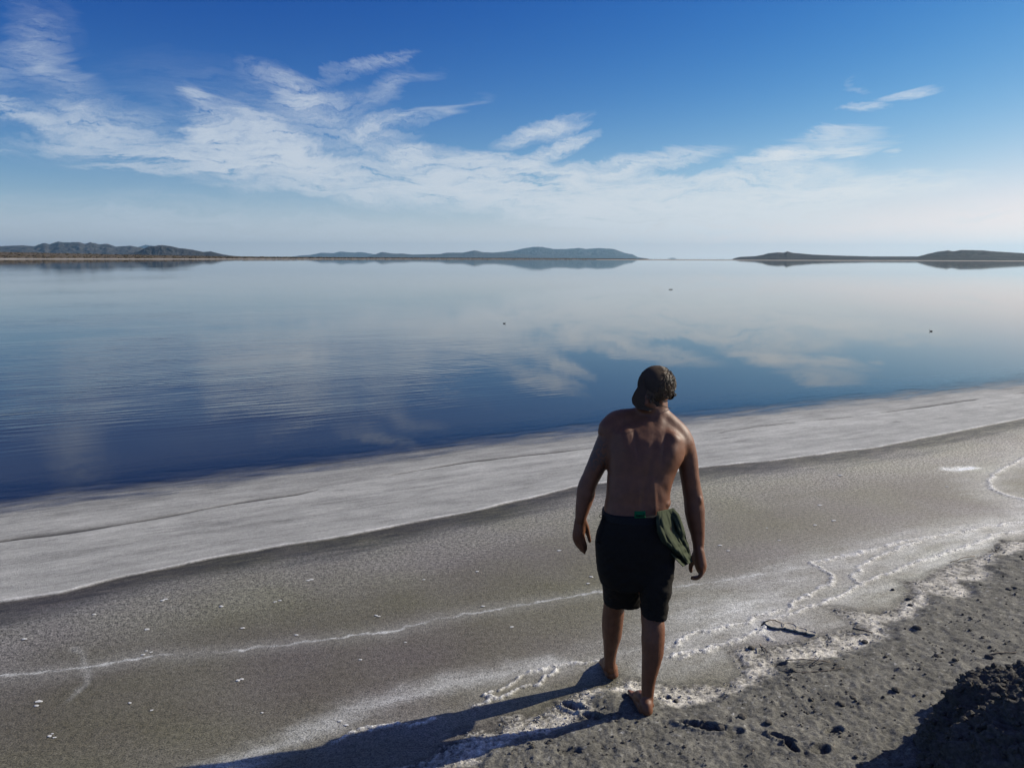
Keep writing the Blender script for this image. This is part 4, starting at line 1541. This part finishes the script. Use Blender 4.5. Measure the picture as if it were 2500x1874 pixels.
B.ell(hd(0.0, 0, .008), [F * .096, SD * .076, U * .092])
B.ell(hd(.030, 0, -.055), [F * .058, SD * .058, U * .068])
B.wtube([hd(-.005, .052, -.045), hd(.035, .045, -.085), hd(.075, .016, -.104), hd(.075, -.016, -.104), hd(.035, -.045, -.085), hd(-.005, -.052, -.045)], [.02, .019, .019, .019, .019, .02], nu=12)
B.wtube([hd(.088, 0, .012), hd(.104, 0, -.014), hd(.114, 0, -.030)], [.010, .012, .013], nu=12)
B.wtube([hd(.085, .02, -.062), hd(.096, 0, -.060), hd(.085, -.02, -.062)], [.008, .009, .008], nu=10)
B.wtube([hd(.080, .018, -.072), hd(.092, 0, -.073), hd(.080, -.018, -.072)], [.008, .010, .008], nu=10)
B.wtube([hd(.078, .045, .022), hd(.092, .015, .026), hd(.092, -.015, .026), hd(.078, -.045, .022)], [.010, .011, .011, .010], nu=10)
for s_ in (1, -1):
    B.ell(hd(.082, .031 * s_, .003), [F * .012, SD * .014, U * .010])
    B.ell(hd(-.006, .079 * s_, -.012), [F * .017 - SD * .006 * s_, SD * .007 * s_ + F * .004, U * .030])
B.wtube([hd(-.03, 0, -.05), hd(-.045, 0, -.10), at(1600, 1000, 3.96)], [.048, .050, .054])


def skin_post(co, no, me):
    x, y, z = co[:, 0], co[:, 1], co[:, 2]
    # soften the trunk where the volumes meet
    ed = np.zeros(len(me.edges) * 2, dtype=np.int32)
    me.edges.foreach_get('vertices', ed)
    ed = ed.reshape(-1, 2)
    deg = np.bincount(ed.reshape(-1), minlength=len(co)).astype(float)[:, None]
    zt0, zt1 = at(1560, 1238, 3.7).z, at(1600, 985, 3.95).z
    xa, xb = at(1478, 1100, 3.9).x, at(1688, 1100, 3.9).x
    wgt = sst(zt0, zt0 + .06, z) * (1 - sst(zt1 - .03, zt1 + .02, z)) * sst(xa - .03, xa + .03, x) * (1 - sst(xb - .02, xb + .02, x))
    wgt = (wgt * .6)[:, None]
    for _ in range(38):
        acc_ = np.zeros_like(co)
        for k in range(3):
            acc_[:, k] = np.bincount(ed[:, 0], co[ed[:, 1], k], len(co)) + np.bincount(ed[:, 1], co[ed[:, 0], k], len(co))
        co = co + (acc_ / deg - co) * wgt
    # spine groove and soft muscle relief on the back
    a = at(1566, 1240, 3.70)
    b = at(1600, 1040, 3.85)
    t = np.clip((z - a.z) / (b.z - a.z), -.1, 1.1)
    sx = a.x + (b.x - a.x) * t
    g = np.exp(-((x - sx) / .016) ** 2) * sst(-.1, .15, t) * (1 - sst(.55, 1.0, t)) * (no[:, 1] < -.2)
    co = co - no * (g * .007)[:, None]
    back = sst(-.05, -.5, no[:, 1])

    def relief(px_, py_, rx_, rz_, rot, amp):
        c_ = at(px_, py_, 3.85)
        ca, sa = math.cos(R(rot)), math.sin(R(rot))
        a_ = ((x - c_.x) * ca + (z - c_.z) * sa) / rx_
        b_ = (-(x - c_.x) * sa + (z - c_.z) * ca) / rz_
        return amp * np.exp(-(a_ ** 2 + b_ ** 2)) * back
    dsp = relief(1640, 1088, .032, .060, -14, .011) + relief(1614, 1092, .010, .060, -12, -.006) + relief(1660, 1128, .020, .05, -20, .007) + relief(1650, 1066, .045, .017, -28, .004)
    dsp = dsp + relief(1524, 1080, .032, .060, 12, .011) + relief(1550, 1084, .010, .060, 10, -.006) + relief(1505, 1058, .045, .017, 18, .003)
    dsp = dsp + relief(1550, 1200, .014, .085, 3, .006) + relief(1586, 1200, .014, .085, 3, .006) + relief(1612, 1180, .02, .03, 20, -.005) + relief(1500, 1180, .02, .03, -20, -.004)
    dsp = dsp + relief(1612, 1034, .024, .035, -30, .004) + relief(1584, 1034, .024, .035, 30, .003)
    co = co + no * dsp[:, None]
    n_ = fbm(x * 16 + y * 7, z * 16, 3, 801)
    co = co + no * (n_ * .0016)[:, None]
    ink_a = np.zeros(len(co), dtype=np.float32)
    p1 = at(1470, 1110, 3.9)
    dd_ = np.sqrt((x - p1.x) ** 2 + (z - p1.z) ** 2)
    ink_a[:] = (1 - sst(.05, .12, dd_)) * (1 - sst(at(1474, 1110, 3.9).x, at(1482, 1110, 3.9).x, x)) * .8
    at_ = me.attributes.new('ink', 'FLOAT', 'POINT')
    at_.data.foreach_set('value', ink_a)
    return co


body = fuse("body", B, .0048, skin_m, man, 7, .5, skin_post)

# shorts
short_m = simple_mat("black_shorts_cloth", (0.017, 0.0145, 0.012), .85, .15, 300, (0.022, 0.019, 0.016), .0004)
SH = Soup()
SH.loft([
    ((1474, 1247), (1626, 1243), 3.80, .122),
    ((1470, 1264), (1636, 1262), 3.79, .134),
    ((1461, 1288), (1642, 1288), 3.785, .146),
    ((1454, 1320), (1646, 1320), 3.785, .152),
    ((1453, 1356), (1646, 1356), 3.79, .152),
    ((1458, 1395), (1642, 1395), 3.80, .148),
    ((1466, 1420), (1638, 1420), 3.81, .135),
], nu=44, sup=2.5)
SH.loft([
    ((1457, 1360), (1556, 1360), 3.84, .125), ((1461, 1395), (1560, 1395), 3.86, .122), ((1468, 1425), (1562, 1425), 3.88, .112), ((1474, 1450), (1568, 1450), 3.90, .104), ((1476, 1469), (1568, 1471), 3.91, .098),
], nu=32, sup=2.6)
SH.loft([
    ((1548, 1360), (1644, 1360), 3.77, .125), ((1554, 1400), (1642, 1400), 3.755, .122), ((1560, 1435), (1636, 1435), 3.74, .112), ((1562, 1465), (1630, 1465), 3.725, .096), ((1563, 1498), (1628, 1502), 3.715, .088),
], nu=32, sup=2.6)
SH.tube([(1473, 1256, 3.74, 3), (1467, 1290, 3.73, 6), (1460, 1320, 3.72, 5)], nu=10)


def cloth_post(co, no, me):
    x, y, z = co[:, 0], co[:, 1], co[:, 2]
    w = fbm(x * 10 + z * 9, z * 5 - x * 3, 4, 811, .55)
    w2 = fbm(x * 28 - z * 22, z * 9, 3, 813, .55)
    low = sst(1.25, .6, z)
    return co + no * ((w * .009 + w2 * .004) * (0.35 + low))[:, None]


shorts = fuse("shorts", SH, .006, short_m, man, 3, .5, cloth_post)
# waistband and its green label
wb_m = simple_mat("black_waistband", (0.016, 0.016, 0.017), .7, .2, 200, (0.01, 0.01, 0.01))
WBD = Soup()
WBD.loft([((1471, 1244), (1630, 1240), 3.80, .128), ((1470, 1250), (1632, 1247), 3.798, .131), ((1469, 1262), (1636, 1261), 3.793, .137)], nu=44, sup=2.5)
fuse("waistband", WBD, .0045, wb_m, man, 2, .5)


def back_y(px, py, obj_surface_Y=3.655):
    return obj_surface_Y


dg = bpy.context.evaluated_depsgraph_get()
dg.update()


def hit(px, py):
    """first surface of the man behind a photo pixel, for sewing things on"""
    best = None
    o_ = Vector((0, 0, CAM_H))
    d_ = cam_dir(px, py).normalized()
    for ob in man.children:
        if ob.type != 'MESH':
            continue
        inv = ob.matrix_world.inverted()
        ok_, loc, nrm, _ = ob.ray_cast(inv @ o_, (inv.to_3x3() @ d_).normalized())
        if ok_:
            w_ = ob.matrix_world @ loc
            if best is None or (w_ - o_).length < (best - o_).length:
                best = w_
    return best


bpy.context.view_layer.update()
green_m = simple_mat("green_label_cloth", (0.012, 0.17, 0.06), .8, .1, 200, (0.01, 0.13, 0.045))
gvs, gfs = [], []
gw, gh = 9, 4
for j in range(gh):
    for i in range(gw):
        px_ = 1549 + (1576 - 1549) * i / (gw - 1)
        py_ = 1247 + (1263.5 - 1247) * j / (gh - 1) + .8 * (1 - i / (gw - 1))
        p = hit(px_, py_)
        if p is None:
            p = at(px_, py_, 3.66)
        gvs.append(p - cam_dir(px_, py_).normalized() * .004)
n0 = len(gvs)
for v in list(gvs):
    gvs.append(v + Vector((0, .0025, 0)))
for j in range(gh - 1):
    for i in range(gw - 1):
        a = j * gw + i
        gfs.append((a, a + 1, a + gw + 1, a + gw))
        gfs.append((n0 + a, n0 + a + gw, n0 + a + gw + 1, n0 + a + 1))
rim_i = [i for i in range(gw)] + [j * gw + gw - 1 for j in range(1, gh)] + [(gh - 1) * gw + i for i in range(gw - 2, -1, -1)] + [j * gw for j in range(gh - 2, 0, -1)]
for a, b_ in zip(rim_i, rim_i[1:] + rim_i[:1]):
    gfs.append((a, a + n0, b_ + n0, b_))
label_o = mesh_obj("waist_label", gvs, gfs, green_m, parent=man)
label_o['label'] = "green woven label on the back of the waistband"
# dark stitched letters on the label (too small to read in the photo): short upright strokes
ink_m = simple_mat("dark_thread", (0.006, 0.02, 0.012), .8, .1)
lv, lf = [], []
for k, (a, hgt_) in enumerate([(.16, .5), (.24, .8), (.34, .55), (.42, .62), (.46, .62), (.55, .55), (.63, .62), (.72, .5), (.82, .8), (.9, .6)]):
    px_ = 1549 + 27 * a
    yb = 1261.2
    p0 = hit(px_, yb) or at(px_, yb, 3.66)
    p1 = hit(px_, yb - 8 * hgt_) or at(px_, yb - 8 * hgt_, 3.66)
    off = cam_dir(px_, yb).normalized() * .0022
    v2, f2 = tube([p0 - off * 1.2, p1 - off * 1.2], [.0013, .0013], 6)
    kk = len(lv)
    lv += v2
    lf += [tuple(i + kk for i in f) for f in f2]
o = mesh_obj("stitched_letters", lv, lf, ink_m, parent=man)

# cord loop at the left hip
lp = []
for k in range(15):
    an = -math.pi * .15 + 2 * math.pi * k / 14
    lp.append(at(1467 + 3.4 * math.cos(an) - 0.3, 1259 + 3.6 * math.sin(an), 3.79))
v2, f2 = tube(lp, [.0016] * len(lp), 6)
mesh_obj("drawstring_loop", v2, f2, wb_m, parent=man)

# olive shirt tucked into the waistband at the right hip
shirt_m = simple_mat("olive_shirt_cloth", (0.075, 0.086, 0.052), .9, .1, 260, (0.055, 0.064, 0.039), .0004)
nu_, nv_ = 46, 64
SP = np.zeros((nv_, nu_, 3))
left = [(1604, 1248), (1602, 1270), (1606, 1298), (1616, 1324), (1634, 1348), (1650, 1366), (1667, 1383)]
right = [(1642, 1240), (1657, 1256), (1667, 1284), (1674, 1308), (1680, 1330), (1686, 1350), (1690, 1371)]
tl = np.linspace(0, 1, len(left))
for j in range(nv_):
    t = j / (nv_ - 1)
    lx = np.interp(t, tl, [p[0] for p in left])
    ly = np.interp(t, tl, [p[1] for p in left])
    rx_ = np.interp(t, tl, [p[0] for p in right])
    ry_ = np.interp(t, tl, [p[1] for p in right])
    for i in range(nu_):
        s_ = i / (nu_ - 1)
        px_ = lx + (rx_ - lx) * s_
        py_ = ly + (ry_ - ly) * s_
        amp = .006 + .022 * min(1, t * 1.6)
        fold = float(fbm(np.array([s_ * 2.6 - t * .9]), np.array([t * 1.5 + s_]), 3, 902, .6)[0]) * amp * 2.6 + math.sin(s_ * 9 + 2.6 * math.sin(t * 4.2) + .6) * amp * .55
        Yc = 3.640 + .115 * s_ + .045 * t - .03 * math.sin(math.pi * min(1, t * 1.3)) * (1 - s_)
        if t > .60:
            fold += .010 * math.sin((t - .60) * 40) * (1 - (t - .6))
        SP[j, i] = tuple(at(px_, py_, Yc + fold))
so = grid_obj("shirt", SP, shirt_m)
so.parent = man
so.matrix_parent_inverse = Matrix.Translation(-Vector(man.location))
sm = so.modifiers.new("thickness", 'SOLIDIFY')
sm.thickness = .004
so['label'] = "olive green shirt tucked into the shorts at the right hip"

# cap: crown shell, brim, band; worn backwards
cap_m = simple_mat("dark_brown_cap_cloth", (0.095, 0.068, 0.048), .9, .1, 240, (0.070, 0.050, 0.036), .0006)
CP = Soup()
bm_v, bm_f = [], []
nu_, nv_ = 48, 22
kdir = (Vector((-.70, -.25, .65))).normalized()    # crown axis: leans left so the hair shows at the right
e1 = kdir.cross(Vector((0, 1, 0))).normalized()
e2 = kdir.cross(e1).normalized()
CC = HC + U * .010 - F * .002
for lay, (gro) in enumerate((1.085, 1.05)):
    for j in range(nv_):
        th = (j / (nv_ - 1)) * R(77)
        for i in range(nu_):
            ph = 2 * math.pi * i / nu_
            d_ = kdir * math.cos(th) + (e1 * math.cos(ph) + e2 * math.sin(ph)) * math.sin(th)
            # radius of the skull ellipsoid in this direction
            q = math.sqrt((d_.dot(F) / .100) ** 2 + (d_.dot(SD) / .080) ** 2 + (d_.dot(U) / .096) ** 2)
            pnl = 1 + .006 * abs(math.sin(ph * 3))
            bm_v.append(CC + d_ * (gro * pnl / q))
for lay in range(2):
    o0 = lay * nu_ * nv_
    for j in range(nv_ - 1):
        for i in range(nu_):
            i2 = (i + 1) % nu_
            q = (o0 + j * nu_ + i, o0 + j * nu_ + i2, o0 + (j + 1) * nu_ + i2, o0 + (j + 1) * nu_ + i)
            bm_f.append(q if lay == 0 else q[::-1])
for i in range(nu_):
    i2 = (i + 1) % nu_
    a = (nv_ - 1) * nu_
    b_ = nu_ * nv_ + (nv_ - 1) * nu_
    bm_f.append((a + i, a + i2, b_ + i2, b_ + i))
cap = empty("cap", HC)
cap.parent = man
cap.matrix_parent_inverse = Matrix.Translation(-Vector(man.location))
cap['label'] = "dark brown cap worn backwards"


def cap_part(name, v, f, mat):
    o_ = mesh_obj(name, v, f, mat)
    o_.parent = cap
    o_.matrix_parent_inverse = Matrix.Translation(-Vector(cap.location))
    return o_


cap_part("crown", bm_v, bm_f, cap_m)
# brim, a curved bill at the back left, pointing down
nb_u, nb_v = 22, 10
bv2, bf2 = [], []
base_a = [(1566, 922), (1566, 936), (1571, 950), (1584, 962), (1600, 972), (1612, 982)]
tip_a = [(1558, 942), (1548, 958), (1542, 972), (1543.5, 985), (1556, 998), (1588, 1004)]
ta_ = np.linspace(0, 1, 6)
for lay in range(2):
    for j in range(nb_v):
        v_ = j / (nb_v - 1)
        for i in range(nb_u):
            u_ = i / (nb_u - 1)
            bx = np.interp(u_, ta_, [p[0] for p in base_a])
            by = np.interp(u_, ta_, [p[1] for p in base_a])
            tx = np.interp(u_, ta_, [p[0] for p in tip_a])
            ty = np.interp(u_, ta_, [p[1] for p in tip_a])
            x_ = bx + 8 + (tx - bx - 8) * v_
            y_ = by + (ty - by) * v_
            Yb = 3.915 - .035 * v_ - .040 * math.sin(math.pi * u_) * (.5 + .5 * v_) + lay * .004
            bv2.append(at(x_, y_, Yb))
off_ = nb_u * nb_v
for lay in range(2):
    for j in range(nb_v - 1):
        for i in range(nb_u - 1):
            a = lay * off_ + j * nb_u + i
            q = (a, a + 1, a + nb_u + 1, a + nb_u)
            bf2.append(q if lay == 0 else q[::-1])
rim_i = [i for i in range(nb_u)] + [j * nb_u + nb_u - 1 for j in range(1, nb_v)] + [(nb_v - 1) * nb_u + i for i in range(nb_u - 2, -1, -1)] + [j * nb_u for j in range(nb_v - 2, 0, -1)]
for a, b_ in zip(rim_i, rim_i[1:] + rim_i[:1]):
    bf2.append((a, b_, b_ + off_, a + off_))
cap_part("brim", bv2, bf2, cap_m)
v2, f2 = tube([CC + kdir * .102, CC + kdir * .112], [.007, .005], 10)
cap_part("button", v2, f2, cap_m)

# hair: tousled locks under and beside the cap
hair_m = simple_mat("brown_hair", (0.028, 0.017, 0.009), .42, .5, 30, (0.15, 0.09, 0.04), .0004)
hv2, hf2 = [], []
rh = random.Random(5)
cnt = 0
while cnt < 2700:
    d_ = Vector((rh.gauss(0, 1), rh.gauss(0, 1), rh.gauss(0, 1))).normalized()
    f_, s_, u_ = d_.dot(F), d_.dot(SD), d_.dot(U)
    if f_ > .50 or u_ < -.70 - .45 * max(0, -f_):
        continue
    if f_ > .15 and u_ < -.1:
        continue
    if d_.dot(kdir) > .36:
        continue
    q = math.sqrt((f_ / .097) ** 2 + (s_ / .078) ** 2 + (u_ / .093) ** 2)
    p = HC + U * .008 + d_ * (1.0 / q)
    down = (-U * .8 - F * .55 + Vector((0, 0, -.45)) + Vector((rh.gauss(0, .55), rh.gauss(0, .55), rh.gauss(0, .35))))
    down = (down - d_ * down.dot(d_)).normalized()
    side = d_.cross(down)
    ln = rh.uniform(.026, .052)
    curl = 1.3 * float(fbm(np.array([p.x * 45]), np.array([p.z * 45]), 2, 861)[0]) * 2 + rh.uniform(-.35, .35)
    bulk = rh.uniform(.5, 1.5)
    path = []
    for k in range(6):
        t = k / 5
        lift = .002 + .0080 * math.sin(math.pi * min(1, t * .85)) * bulk
        path.append(p + d_ * lift + down * (ln * t) + side * (ln * .4 * curl * t * t) - d_ * (.3 * ln * t * t * .5))
    v2, f2 = tube(path, [.0012, .0019, .0020, .0017, .0012, .0004], 5)
    kk = len(hv2)
    hv2 += v2
    hf2 += [tuple(i + kk for i in f) for f in f2]
    cnt += 1
for _ in range(420):
    th = rh.uniform(-1.5, 1.5)
    d_ = -F * math.cos(th) + SD * math.sin(th)
    p = hd(-.036, 0, 0) + U * rh.uniform(-.085, -.02) + d_ * .050
    down = (Vector((0, 0, -1)) - U * .6 + Vector((rh.gauss(0, .3), rh.gauss(0, .3), 0))).normalized()
    ln = rh.uniform(.015, .032)
    path = [p + d_ * (.002 + .004 * math.sin(math.pi * min(1, k / 5))) + down * (ln * k / 5) for k in range(6)]
    v2, f2 = tube(path, [.0016, .0024, .0024, .0020, .0014, .0004], 5)
    kk = len(hv2)
    hv2 += v2
    hf2 += [tuple(i + kk for i in f) for f in f2]
mesh_obj("hair", hv2, hf2, hair_m, parent=man)

# sunglasses
gl_m = simple_mat("black_glasses_plastic", (0.008, 0.008, 0.01), .12, .7)
sg = empty("sunglasses", hd(.1, 0, 0))
sg.parent = man
sg.matrix_parent_inverse = Matrix.Translation(-Vector(man.location))
sg['label'] = "dark sunglasses"
for s_ in (1, -1):
    ls, lfv = [], []
    n = 18
    for lay, ff in enumerate((0.0, .003)):
        for k in range(n):
            an = 2 * math.pi * k / n
            a_ = .027 * (abs(math.cos(an)) ** .8) * (1 if math.cos(an) >= 0 else -1)
            b2 = .019 * (abs(math.sin(an)) ** .8) * (1 if math.sin(an) >= 0 else -1)
            ls.append(hd(.108 + ff - .020 * abs(s_ * .033 + a_) / .06, s_ * .033 + a_, .003 + b2))
    lfv.append(tuple(range(n))[::-1])
    lfv.append(tuple(range(n, 2 * n)))
    for k in range(n):
        k2 = (k + 1) % n
        lfv.append((k, k2, n + k2, n + k))
    o_ = mesh_obj("lens", ls, lfv, gl_m, smooth=False)
    o_.parent = sg
    o_.matrix_parent_inverse = Matrix.Translation(-Vector(sg.location))
    v2, f2 = tube([hd(.092, .062 * s_, .008), hd(.075, .079 * s_, .010), hd(.03, .085 * s_, .010), hd(-.008, .086 * s_, .006), hd(-.022, .085 * s_, -.008)], [.0042, .004, .0032, .003, .0025], 8)
    o_ = mesh_obj("temple", v2, f2, gl_m)
    o_.parent = sg
    o_.matrix_parent_inverse = Matrix.Translation(-Vector(sg.location))
v2, f2 = tube([hd(.112, .010, .008), hd(.116, 0, .012), hd(.112, -.010, .008)], [.003, .003, .003], 8)
o_ = mesh_obj("bridge", v2, f2, gl_m)
o_.parent = sg
o_.matrix_parent_inverse = Matrix.Translation(-Vector(sg.location))

# thin cord round the neck
nl = []
for k in range(29):
    an = 2 * math.pi * k / 28
    c_ = at(1602, 990, 3.955)
    nl.append(c_ + Vector((.074 * math.cos(an), .072 * math.sin(an), -.010 * math.sin(an) - .022 * math.cos(an) + .008)))
v2, f2 = tube(nl, [.0016] * len(nl), 6)
mesh_obj("neck_cord", v2, f2, wb_m, parent=man)
